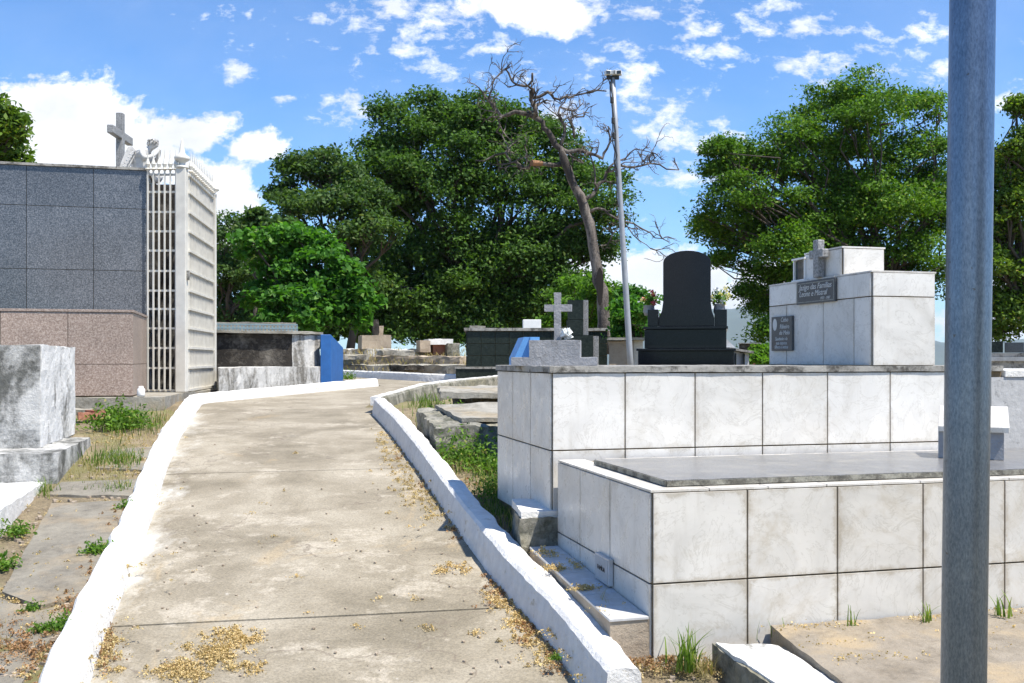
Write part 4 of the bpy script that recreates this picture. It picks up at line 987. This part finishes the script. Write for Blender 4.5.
B = [([(200, 178), (185, 130), (178, 95), (190, 60)], .07, .025, -.5), ([(200, 178), (160, 165), (110, 175), (75, 130), (50, 100)], .07, .02, .4),
     ([(178, 95), (140, 85), (120, 50), (128, 38)], .035, .012, 0), ([(190, 125), (230, 110), (262, 130), (300, 120), (385, 108)], .05, .014, -.3),
     ([(262, 255), (275, 200), (262, 150), (300, 160), (315, 130)], .05, .015, .6), ([(268, 262), (320, 265), (375, 285), (395, 240), (390, 200)], .06, .018, -.2),
     ([(322, 400), (355, 370), (385, 320), (430, 305), (500, 298), (575, 315)], .06, .014, .3), ([(342, 425), (380, 420), (430, 450), (500, 480), (550, 505)], .04, .010, -.4),
     ([(265, 300), (200, 305), (165, 310), (120, 270), (40, 290)], .07, .016, .5), ([(360, 370), (350, 300), (340, 270)], .03, .01, 0), ([(430, 455), (470, 500), (525, 530)], .018, .007, -.3),
     ([(110, 175), (95, 215), (130, 250)], .03, .01, .2), ([(300, 230), (290, 180), (325, 175), (340, 165)], .04, .012, .2), ([(385, 320), (420, 290), (460, 260), (520, 275)], .028, .009, .4),
     ([(75, 130), (85, 90), (110, 55)], .03, .01, .1), ([(400, 470), (395, 500), (415, 500)], .015, .006, .1)]
for pts, r0, r1, dy in B:
    n = len(pts); q = [dp(a, b_, dy * i / n) for i, (a, b_) in enumerate(pts)]
    P = limb(q, r0 * .85, r1 * .85)
    for k in range(int(len(P) * .62)):
        i = random.randint(1, len(P) - 1); d = (P[i] - P[i - 1]).normalized()
        d = (d + Vector((random.gauss(0, .9), random.gauss(0, .9), random.gauss(.15, .9)))).normalized()
        twigs(P[i], d, random.uniform(.22, .6), max(.013, (r0 + (r1 - r0) * i / len(P)) * .40), 3)
mb2.build('branches', M['deadwood'], t, smooth=True)
mb = MB(); c = dp(188, 300); mb.tube([dp(215, 298), c + Vector((0, -.15, 0))], [.05, .07], 10); mb.build('sawn_stub', M['cutwood'], t)

# =================================================================== LIVING TREES
def base_at(px, Y): return (at(px, 0, Y)[0], Y, zp(Y) - .1)
Y1 = 45
make_tree('broadleaf_tree', 'huge dark green tree filling the centre behind the dead tree', 'tree', base_at(478, Y1), at(480, 300, Y1),
  px_lobes(Y1, [(405, 140, 38), (438, 122, 30), (378, 168, 30), (470, 138, 40), (520, 150, 42), (500, 120, 22), (440, 190, 55), (395, 215, 42), (505, 205, 58), (560, 185, 42), (588, 215, 32), (565, 245, 45), (600, 255, 20), (520, 270, 55),
                (455, 260, 52), (400, 265, 44), (460, 300, 50), (510, 290, 46), (430, 285, 44), (470, 335, 26), (545, 325, 30), (410, 330, 28), (585, 320, 22), (560, 295, 36), (480, 310, 42), (425, 308, 38), (375, 300, 32), (525, 320, 34), (600, 180, 16), (385, 330, 22), (440, 335, 20)]),
  'leaf_big', .19, .72, 52, 2.3, tr=.3, inner=.25)
make_tree('broadleaf_tree', 'loose crowned tree left of the huge central tree with sky showing through', 'tree', base_at(350, 40), at(352, 290, 40),
  px_lobes(40, [(292, 180, 20), (318, 172, 26), (345, 185, 28), (300, 212, 24), (335, 215, 32), (365, 200, 26), (372, 235, 30), (345, 250, 30), (310, 243, 16), (350, 285, 32), (278, 196, 9)]),
  'leaf_left', .19, .55, 44, 2.0, tr=.2)
make_tree('broadleaf_tree', 'narrow dark trees strip seen between the white gate and the bright fig', 'tree', base_at(228, 38), at(228, 320, 38),
  px_lobes(38, [(222, 235, 22), (238, 262, 24), (218, 280, 26), (240, 300, 26), (222, 320, 24), (256, 280, 18), (262, 310, 22), (200, 300, 30)]),
  'leaf_left', .16, .5, 40, 2.6, tr=.15)
make_tree('young_tree', 'thin young tree top rising just above the bright fig', 'tree', base_at(256, 33), at(257, 300, 33),
  px_lobes(33, [(256, 220, 10), (250, 235, 12), (264, 240, 12), (256, 258, 16), (285, 228, 10), (275, 238, 10)]),
  'leaf_left', .22, .35, 16, 3.0, tr=.09)
make_tree('fig_tree', 'bright green broad leaved tree behind the deep blue headboard', 'tree', base_at(305, 27), at(305, 325, 27),
  px_lobes(27, [(268, 250, 24, 0), (295, 245, 26, .3), (322, 262, 26, 0), (278, 275, 28, 0), (305, 285, 30, .3), (340, 285, 22, -.3), (352, 305, 24, -.3), (300, 312, 26, -.9), (262, 300, 18, .4), (325, 320, 20, -.6), (350, 325, 20, -.5), (283, 318, 18, -.8)]),
  'leaf_fig', .17, .34, 30, 4.0, tr=.1, aspect=.62)
Y4 = 38
make_tree('broadleaf_tree', 'wide spreading green tree behind the white tiled headstone block', 'tree', base_at(880, Y4), at(885, 300, Y4),
  px_lobes(Y4, [(858, 98, 26), (820, 118, 30), (880, 118, 34), (785, 140, 28), (922, 112, 26), (748, 160, 26), (720, 152, 12), (718, 172, 14), (765, 180, 36), (812, 165, 38), (860, 160, 40), (915, 155, 38), (735, 200, 28), (785, 215, 38), (840, 210, 42),
                (895, 210, 44), (712, 238, 22), (745, 245, 28), (790, 255, 32), (845, 255, 34), (900, 260, 40), (725, 262, 14), (760, 272, 22), (812, 285, 24), (930, 290, 36), (945, 190, 36), (955, 240, 36), (850, 295, 24), (750, 292, 12), (765, 312, 20), (768, 335, 16), (730, 225, 30), (770, 235, 34), (805, 265, 34), (860, 225, 40), (820, 245, 38), (900, 215, 40), (790, 285, 24), (830, 190, 30)]),
  'leaf_right', .14, .55, 56, 2.6, tr=.18, flat=.6)
make_tree('broadleaf_tree', 'yellow tinged tree at the right edge beyond the steel pole', 'tree', base_at(1030, 34), at(1025, 300, 34),
  px_lobes(34, [(1000, 165, 24), (1030, 150, 24), (1010, 200, 32), (1040, 210, 34), (985, 235, 24), (1015, 250, 34), (1005, 295, 28), (1035, 300, 34), (985, 310, 14), (1022, 108, 7), (1000, 215, 30), (1020, 180, 28), (995, 270, 28), (1020, 320, 28), (1000, 335, 16), (992, 190, 20)]),
  'leaf_far', .16, .5, 44, 2.6, tr=.2)
make_tree('broadleaf_tree', 'tree top showing above the mausoleum at the left edge', 'tree', base_at(-30, 28), at(-28, 220, 28),
  px_lobes(28, [(-8, 140, 26), (6, 152, 20), (12, 132, 12), (-20, 120, 26), (-30, 160, 34), (0, 170, 26), (4, 118, 9)]),
  'leaf_far', .18, .42, 32, 4.0, tr=.14)
make_tree('lime_shrub', 'bright lime green shrub around the foot of the dead tree', 'shrub', base_at(590, 26), at(590, 345, 26),
  px_lobes(26, [(575, 292, 17), (600, 290, 18), (585, 312, 20), (612, 308, 16), (560, 325, 14), (602, 332, 18), (625, 325, 12)]),
  'leaf_lime', .13, .3, 24, 6.5, tr=.05)
make_tree('flowering_shrub', 'rounded green shrub between the lamp pole and the black headstone', 'shrub', base_at(640, 19), at(638, 345, 19),
  px_lobes(19, [(636, 298, 13), (625, 315, 14), (645, 315, 14), (632, 332, 14), (650, 330, 10)]),
  'leaf_fig', .11, .2, 24, 10, tr=.04)
make_tree('lime_shrub', 'small lime shrub left of the tiled headstone block base', 'shrub', base_at(762, 15), at(762, 360, 15),
  px_lobes(15, [(760, 354, 7), (768, 350, 6), (756, 360, 6), (766, 362, 7)]), 'leaf_lime', .07, .1, 20, 22, tr=.02)
make_tree('broadleaf_tree', 'unseen tree added behind the camera as a dark reflection for the steel pole', 'tree', (9.5, -12, -3.2), (9.5, -12, 1.0),  # unseen helper, put here so the steel pole mirrors something dark
  [((9.5 + dx, -12 + dy, 2.4 + dz), r_, r_, r_ * .8) for dx, dy, dz, r_ in ((0, 0, 0, 3.4), (-4.2, -1.5, -.8, 2.8), (3.6, 3.4, -.7, 2.8), (0, 0, -3.0, 3.2))], 'leaf_big', .34, .7, 22, 1.2, tr=.3)
# distant wood behind everything (reads as one mass)
lob = []
for i in range(26):
    px = 205 + i * 17 + random.uniform(-5, 5); lob += px_lobes(58, [(px, 326 + random.uniform(-10, 12), 22)])
P_, O_ = crown_points(lob, .9, 26, 1.3, .8)
tag(quads_obj('woodland', leaf_quads(P_, .45, .8, .6, outward=O_), M['leaf_big']), 'dark wood behind the central trees', 'wood', None, 'stuff')

# =================================================================== WEEDS, GRASS, LITTER
def blade(mb, p, az_, L, w, bend):
    d = Vector((math.cos(az_), math.sin(az_), 0)); s = Vector((-d.y, d.x, 0)); V = []
    for i in range(5):
        u = i / 4; q = p + Vector((0, 0, L * u * (1 - .3 * bend * u))) + d * (L * bend * u * u * .7)
        ww = w * (1 - u) ** .6 * .5 if i < 4 else 0.0006
        V += [tuple(q - s * ww), tuple(q + s * ww)]
    mb.add(V, [(2 * i, 2 * i + 1, 2 * i + 3, 2 * i + 2) for i in range(4)])
def tuft(label, p, n, L, w=.008, spread=.04, mat='blade', bend=(.2, 1.0)):
    p = Vector(p); mb = MB()
    for _ in range(n): blade(mb, p + Vector((random.gauss(0, spread), random.gauss(0, spread), -.01)), random.uniform(0, 6.3), L * random.uniform(.45, 1.1), w, random.uniform(*bend))
    o = mb.build('grass_tuft', M[mat], None); tag(o, label, 'grass tuft'); return o
tuft('fresh grass tuft at the foot of the nearest tomb corner', gp(688, 668, .09), 46, .22, .012, .03)
tuft('single tall grass blades before the second front tile of the nearest tomb', gp(716, 640, .13), 3, .17, .010, .01, bend=(.05, .3))
tuft('few dark grass blades at the tomb base beside the cement slab', gp(770, 638, .15), 5, .12, .008, .05, bend=(.1, .5))
tuft('thin blades growing where the slab meets the tomb left of the steel pole', gp(853, 627, .18), 9, .13, .008, .012, bend=(.1, .6))
tuft('curved grass blades close to the left side of the steel pole', gp(925, 622, .18), 14, .14, .009, .015, bend=(.3, 1.0))
tuft('bright grass blades right of the steel pole at the tomb base', gp(1003, 615, .19), 14, .15, .012, .015, bend=(.1, .7))
tuft('dry grass stalks bending over the white kerb near the tiled step', gp(607, 610, .22), 9, .20, .006, .04, 'dry', (.5, 1.3))
tuft('dry stalks leaning in front of the white topped block at the tall tomb corner', gp(520, 528, .12), 60, .22, .006, .07, 'dry', (.2, 1.2))
tuft('dry yellow stalks between the nearest tomb and the painted block', gp(705, 672, .09), 50, .11, .005, .03, 'dry')
def patch(name, label, regs, mat, leafs=None, kind='stuff'):
    mb = MB()
    for px, py, sx, sy, n, L, w in regs:
        for _ in range(n):
            p = gp(px + random.gauss(0, sx), py + random.gauss(0, sy), .06)
            if edge_x(Lb, p.y) - .23 < p.x < edge_x(Rb, p.y) + .24 and p.y < 13.4: continue
            blade(mb, p, random.uniform(0, 6.3), L * random.uniform(.4, 1.2), w, random.uniform(.2, 1.1))
    o = mb.build(name, M[mat]); tag(o, label, 'grass', None, kind); return o
patch('grass', 'green grass growing between slabs and along both kerbs', [(115, 462, 16, 4, 420, .13, .008), (150, 462, 8, 4, 120, .11, .008), (125, 490, 18, 2.5, 200, .09, .008), (45, 492, 6, 3, 70, .12, .008), (150, 425, 12, 5, 170, .14, .01), (120, 424, 9, 6, 260, .18, .012),
      (437, 425, 12, 12, 300, .18, .010), (455, 455, 14, 10, 220, .20, .011), (490, 470, 12, 10, 160, .20, .011), (505, 488, 12, 6, 260, .14, .010), (500, 512, 14, 6, 300, .12, .007), (520, 524, 8, 5, 120, .12, .007), (425, 405, 8, 4, 160, .16, .010)], 'blade')
patch('dry_grass', 'straw coloured dry grass among the slabs and graves', [(110, 472, 22, 8, 420, .07, .006), (130, 440, 18, 5, 260, .08, .006), (165, 425, 8, 8, 160, .1, .006), (420, 372, 0, 0, 0, .2, .01), (458, 445, 18, 16, 700, .13, .006), (500, 500, 16, 14, 420, .10, .005), (545, 535, 10, 8, 200, .09, .005), (30, 640, 20, 14, 120, .05, .005),
      (665, 668, 22, 6, 160, .05, .005), (470, 390, 12, 3, 140, .1, .006)], 'dry')
# far tufts on terraces
mb = MB()
for _ in range(900):
    p = Vector((random.uniform(-5.2, -1.0), random.uniform(25.0, 29.2), 0)); p.z = -.3 + (p.y - 25) * .14; blade(mb, p, random.uniform(0, 6.3), random.uniform(.05, .20), .018, random.uniform(.4, 1.3))
tag(mb.build('dry_grass', M['dry']), 'dry grass on the distant terraces', 'grass', None, 'stuff')
def weed(label, px, py, r, n, leaf, mat='leaf_weed', off=.08, cat='weed', h=.8):
    p = gp(px, py, off); t = thing('weed_plant', label, cat, tuple(p))
    d = unit(rng.normal(size=(n, 3))); d[:, 2] = np.abs(d[:, 2]) * h
    n *= 3; d = unit(rng.normal(size=(n, 3))); d[:, 2] = np.abs(d[:, 2]) * h
    cs = np.array(p) + d * rng.uniform(.15, 1, (n, 1)) ** .7 * r * (1 + .35 * np.sin(d[:, :1] * 9 + d[:, 1:2] * 7))
    if p.x > edge_x(Rb, p.y) and 'moss' not in label: cs = cs[[c_[0] > edge_x(Rb, c_[1]) + .19 for c_ in cs]]
    quads_obj('leaves', leaf_quads(cs, leaf * .62, .9, .42), M[mat], t, tuple(p))
    mb = MB()
    for k in range(7): mb.tube([p, p + Vector(tuple(d[k])) * r * .5, p + Vector(tuple(d[k])) * r * .9], [.004, .003, .002], 4)
    mb.build('stems', M['leaf_weed'], t)
for a in [('leafy weed against the left kerb halfway along the cracked pad', 98, 553, .10, 110, .05), ('two lobed weed at the left kerb where the pad ends', 128, 508, .09, 90, .045), ('creeping weed cluster at the bottom of the left kerb', 62, 628, .10, 110, .04), ('small weed left of the creeping cluster by the left kerb', 42, 631, .06, 50, .035),
          ('tiny sprig growing in the crack of the large pad', 32, 610, .06, 40, .035), ('tall weed at the side of the low white tomb', 15, 535, .13, 120, .05), ('spreading weed at the left edge below the low white tomb', 2, 568, .12, 80, .06),
          ('lush bush of green weeds under the cement plinth', 118, 428, .36, 420, .09), ('round leafy weed at the foot of the low flaking wall by the gate', 231, 388, .20, 160, .07),
          ('leafy weeds piled behind the bend of the right kerb', 448, 424, .30, 260, .065), ('dense green weeds in front of the broken grave slab', 462, 462, .36, 330, .07), ('weeds leaning on the left side of the tall tomb', 497, 470, .30, 220, .065), ('low weeds filling the gap between kerb and tall tomb corner', 505, 497, .26, 360, .05),
          ('tiny moss green weed at the bottom of the right kerb', 556, 659, .035, 60, .02), ('small weed on the kerb end beside the deep blue headboard', 348, 379, .22, 120, .07)]: weed(*a)
def litter(name, label, regs, mat, size=.0085, off=.004):
    C = []
    for px, py, sx, sy, n in regs:
        for _ in range(max(1, int(n * 1.5 / 16))):
            p = gp(px + random.gauss(0, sx), py + random.gauss(0, sy), off); sg = random.uniform(.008, .03)
            for _ in range(random.randint(10, 60)):
                r_ = abs(random.gauss(0, 1)); a = random.uniform(0, 6.3); C.append((p.x + r_ * sg * math.cos(a), p.y + r_ * sg * 1.3 * math.sin(a), p.z + random.random() * .022 * max(0, 1 - r_ * .5)))
    C = np.array(C); tag(quads_obj(name, leaf_quads(C, size, .6, .8, .75), M[mat]), label, 'litter', None, 'stuff')
litter('fallen_blossom', 'straw coloured fallen blossom drifted on the path', [(385, 437, 6, 7, 420), (395, 455, 9, 9, 520), (405, 475, 11, 9, 620), (425, 495, 12, 8, 620), (440, 512, 10, 7, 420), (452, 527, 6, 5, 160), (450, 568, 12, 2.5, 260), (500, 600, 8, 7, 420), (520, 618, 8, 7, 420), (535, 640, 9, 9, 420), (548, 660, 8, 7, 260),
       (180, 672, 16, 5, 1000), (215, 655, 14, 6, 1100), (235, 638, 13, 5, 900), (110, 650, 8, 12, 500), (245, 668, 12, 3, 220), (430, 629, 5, 1.5, 50), (475, 632, 3, 2, 40), (415, 598, 3, 2, 40), (190, 595, 120, 60, 60), (340, 560, 110, 70, 160)], 'litter')
litter('leaf_litter', 'brown leaf litter along both kerbs', [(400, 450, 3, 10, 160), (425, 480, 4, 10, 220), (460, 530, 6, 10, 260), (500, 585, 8, 10, 380), (530, 625, 8, 10, 420), (555, 655, 7, 9, 320), (106, 645, 5, 14, 420), (132, 528, 3, 6, 60)], 'litter_red')
litter('leaf_litter', 'leaf litter on the soil of the left strip and by the tombs', [(25, 645, 22, 14, 900), (70, 605, 8, 10, 260), (90, 575, 5, 12, 160), (120, 515, 6, 10, 160), (660, 662, 22, 5, 420), (540, 545, 10, 8, 160), (470, 480, 20, 14, 260)], 'litter_red', off=.085)
C = []
for f_, s_, df, ds, n in ((-.2, .15, .09, .08, 10), (-.17, .52, .07, .03, 160), (-.2, .95, .08, .05, 160), (-.06, 1.0, .03, .1, 60), (-.15, 1.3, .08, .08, 120)):
    for _ in range(n):
        s__ = s_ + random.gauss(0, ds * .6); x, y = fs(O1, f_ + random.gauss(0, df * .5), s__); C.append((x, y, -1.243 + s__ * .05 + abs(random.gauss(0, .01))))
for _ in range(420):
    f_ = random.choice((.70, .95, 1.9, 2.1, 1.45, 2.5)) + random.gauss(0, .07); s_ = random.choice((-.08, -.12, -.35, -.6)) + random.gauss(0, .035); x, y = fs(O1, f_, s_); C.append((x, y, -1.325 + abs(random.gauss(0, .008)) + (s_ * .02)))
tag(quads_obj('fallen_blossom', leaf_quads(np.repeat(np.array(C), 3, axis=0) + rng.normal(size=(len(C) * 3, 3)) * np.array([.008, .008, .003]), .009, .6, .8, .7), M['litter']), 'dried blossom clumps on the tiled step and the cement slab', 'litter', None, 'stuff')
# pebbles on the path
mb = MB()
for _ in range(170):
    p = gp(random.uniform(130, 560), 390 + 290 * random.random() ** .8, .003)
    if edge_x(Lb, p.y) + .1 < p.x < edge_x(Rb, p.y) - .1:
        s = random.uniform(.003, .009); mb.box(tuple(p), s * 2, s * 1.6, s, random.uniform(0, 3))
tag(mb.build('pebbles', M['beige']), 'small pebbles scattered on the path', 'pebbles', None, 'stuff')

mb = MB()
def stones(n, x0, x1, y0, y1, off):
    for _ in range(n):
        p = gp(random.uniform(x0, x1), random.uniform(y0, y1), off)
        lx, rx = edge_x(Lb, p.y), edge_x(Rb, p.y)
        if lx - .22 < p.x < rx + .22: continue
        s = random.uniform(.004, .018); a = random.uniform(0, 3); mb.box((p.x, p.y, g(p.x, p.y) - .002), s * 2, s * 1.5, s * 1.1, a)
stones(900, 0, 150, 410, 683, .06); stones(500, 400, 700, 410, 683, .05)
tag(mb.build('rubble_chips', M['beige'], None), 'small stones and crumbs scattered over the bare soil', 'stones', None, 'stuff')
litter('leaf_litter', 'fine dry litter over the bare soil', [(60, 600, 45, 50, 1500), (130, 460, 22, 22, 900), (120, 440, 20, 6, 300), (480, 470, 25, 30, 900), (600, 640, 40, 14, 500), (690, 665, 25, 6, 500)], 'litter', off=.075)
# =================================================================== MOUNTAIN
mb = MB(); V = []; n = 60; rows = 10
for j in range(rows):
    for i in range(n):
        u = (i / (n - 1)) * 2 - 1; x = 1900 + u * 3200; s = j / (rows - 1); y = 6500 + (s - .5) * 2600
        h = max(0, math.exp(-((u + .14) / .30) ** 2) * 400 + math.exp(-((u - .55) / .3) ** 2) * 200 + noise.fractal(Vector((x * .0016, y * .0016, 1)), 1, 2, 6) * 110) * max(0, math.sin(s * math.pi)) ** .8
        V.append((x, y, -62 + h))
mb.add(V, [(j * n + i, j * n + i + 1, (j + 1) * n + i + 1, (j + 1) * n + i) for j in range(rows - 1) for i in range(n - 1)])
tag(mb.build('mountain', M['hill'], None, smooth=True), kind='structure')

# haze
def add_haze():
    mb = MB(); mb.prism([(-9500, -100), (9500, -100), (9500, 9500), (-9500, 9500)], -63, 420)
    m = bpy.data.materials.new('thin_haze'); m.use_nodes = True; nt = m.node_tree
    nt.nodes.remove(nt.nodes['Principled BSDF']); v = nt.nodes.new('ShaderNodeVolumePrincipled')
    v.inputs['Color'].default_value = (.75, .86, 1, 1); v.inputs['Density'].default_value = HAZE; v.inputs['Anisotropy'].default_value = .2
    nt.links.new(v.outputs[0], nt.nodes['Material Output'].inputs['Volume'])
    tag(mb.build('haze', m), None, None, None, 'stuff')
HAZE = 7e-5
add_haze()

# =================================================================== LIGHT AND SKY
sd = Vector((.43, -.27, 1.0)).normalized()
elev = math.asin(sd.z); az_ = math.atan2(sd.x, sd.y)
L = bpy.data.lights.new('sun', 'SUN'); L.energy = 4.9; L.angle = R(.53); L.color = (1, .945, .85)
lo = bpy.data.objects.new('sun', L); COL.objects.link(lo); lo.rotation_euler = (-sd).to_track_quat('-Z', 'Y').to_euler()
w = bpy.data.worlds.new('World'); sc.world = w; w.use_nodes = True; nt = w.node_tree
bg = nt.nodes['Background']; bg.inputs['Strength'].default_value = .10
sky = N(nt, 'ShaderNodeTexSky', sky_type='NISHITA', sun_disc=False, sun_elevation=elev, sun_rotation=az_, altitude=10, air_density=1.0, dust_density=.1, ozone_density=4.0)
tc = N(nt, 'ShaderNodeTexCoord'); sep = N(nt, 'ShaderNodeSeparateXYZ'); nt.links.new(tc.outputs['Generated'], sep.inputs[0])
def mth(op, a, b_=None, c=None, clamp=False):
    n = N(nt, 'ShaderNodeMath', operation=op, use_clamp=clamp)
    for i, v in enumerate((a, b_, c)):
        if v is None: continue
        if isinstance(v, (int, float)): n.inputs[i].default_value = v
        else: nt.links.new(v, n.inputs[i])
    return n.outputs[0]
yy = mth('MAXIMUM', mth('ABSOLUTE', sep.outputs['Y']), .08)
U = mth('DIVIDE', sep.outputs['X'], yy); V_ = mth('DIVIDE', sep.outputs['Z'], yy)
cv = N(nt, 'ShaderNodeCombineXYZ'); nt.links.new(U, cv.inputs[0]); nt.links.new(V_, cv.inputs[1]); nt.links.new(sep.outputs['Y'], cv.inputs[2])
def wn(scale, detail, rough=.6, sq=(1, 1, 1), loc=(0, 0, 0)):
    mp = N(nt, 'ShaderNodeMapping'); mp.inputs['Scale'].default_value = sq; mp.inputs['Location'].default_value = loc; nt.links.new(cv.outputs[0], mp.inputs['Vector'])
    return noise_n(nt, scale, detail, rough, mp.outputs['Vector'], .15)
def blobs(lst):
    acc = None
    for px, py, rx, ry in lst:
        a = mth('MULTIPLY', mth('SUBTRACT', U, (px - CX) / FOC), FOC / rx); b_ = mth('MULTIPLY', mth('SUBTRACT', V_, (HZ - py) / FOC), FOC / ry)
        d = mth('SUBTRACT', 1.0, mth('SQRT', mth('ADD', mth('MULTIPLY', a, a), mth('MULTIPLY', b_, b_))))
        acc = d if acc is None else mth('MAXIMUM', acc, d)
    return acc
nz1 = wn(15, 11, .66, (1, 1.25, 1)); nz2 = wn(30, 11, .66, (1, 1.7, 1), (3, 5, 0))
cum = blobs([(20, 125, 62, 48), (80, 122, 64, 44), (125, 160, 72, 48), (200, 132, 46, 26), (255, 148, 38, 20), (220, 188, 62, 40), (40, 165, 100, 48), (520, 0, 80, 30), (560, 14, 45, 22), (660, 300, 60, 62), (740, 315, 70, 55), (800, 345, 80, 45), (600, 275, 35, 30), (990, 320, 60, 60), (250, 250, 40, 60), (-150, 150, 140, 90), (1250, 200, 160, 90), (-700, 200, 300, 120), (2200, 300, 500, 200)])
cumf = mth('MULTIPLY', mth('ADD', mth('ADD', cum, .04), mth('MULTIPLY', mth('SUBTRACT', nz1, .5), 2.8)), 3.6, clamp=True)
wsp = blobs([(490, 6, 210, 80), (580, 20, 60, 40), (440, 65, 60, 28), (395, 8, 60, 26), (340, 108, 36, 20), (228, 40, 26, 16), (243, 72, 34, 17), (640, 80, 40, 40), (690, 145, 60, 50), (665, 115, 50, 50), (720, 25, 60, 22), (700, 55, 50, 22), (800, 30, 70, 20), (810, 68, 70, 22), (940, 65, 50, 22), (935, 35, 60, 18), (770, 8, 70, 16), (1010, 100, 40, 24), (880, 40, 50, 16), (600, 60, 34, 14), (640, 10, 60, 16), (690, 180, 60, 14), (370, 50, 24, 16), (250, 10, 30, 14), (560, 120, 50, 50), (30, 76, 22, 8), (60, 78, 22, 7), (290, 98, 30, 6)])
wspf = mth('MULTIPLY', mth('ADD', mth('SUBTRACT', wsp, .52), mth('MULTIPLY', mth('SUBTRACT', nz2, .47), 5.6)), 1.1, clamp=True)
shade = mth('MULTIPLY_ADD', wn(8, 8, .62, (1, 1.6, 1), (9, 1, 0)), .9, .55)
mixf = mth('MAXIMUM', cumf, mth('MULTIPLY', wspf, .85))
veil = mth('MULTIPLY', mth('SUBTRACT', wn(3, 6, .6, (1, 2, 1), (2, 7, 0)), .45), .7, clamp=True)
mixf = mth('MAXIMUM', mixf, mth('MULTIPLY', veil, .5))
cc = N(nt, 'ShaderNodeCombineXYZ'); 
for i, k in enumerate((7.0, 7.2, 7.5)): nt.links.new(mth('MULTIPLY', shade, k), cc.inputs[i])
up = mth('MULTIPLY', sep.outputs['Z'], 40, clamp=True)
cd = mixc(nt, mth('MULTIPLY', mixf, up), mixc(nt, 1.0, sky.outputs[0], (.66, .96, 1.24), 'MULTIPLY'), cc.outputs[0])
nt.links.new(cd, bg.inputs['Color'])

# =================================================================== CAMERA
cam = bpy.data.cameras.new('camera'); cam.sensor_width = 36; cam.lens = 36 * FOC / 1024
cam.shift_y = (HZ - 341.5) / 1024; cam.clip_start = .05; cam.clip_end = 20000
co = bpy.data.objects.new('camera', cam); COL.objects.link(co); co.location = (0, 0, 0); co.rotation_euler = (R(90), 0, 0)
sc.camera = co
sc.view_settings.view_transform = 'Standard'; sc.view_settings.look = 'None'; sc.view_settings.gamma = 1; sc.view_settings.exposure = .75
sc.render.engine = 'CYCLES'; sc.cycles.max_bounces = 6; sc.cycles.diffuse_bounces = 3; sc.cycles.glossy_bounces = 3; sc.cycles.transmission_bounces = 4
sc.cycles.volume_bounces = 0; sc.cycles.transparent_max_bounces = 6; sc.cycles.caustics_reflective = False; sc.cycles.caustics_refractive = False
sc.cycles.use_denoising = True; sc.cycles.sample_clamp_indirect = 8
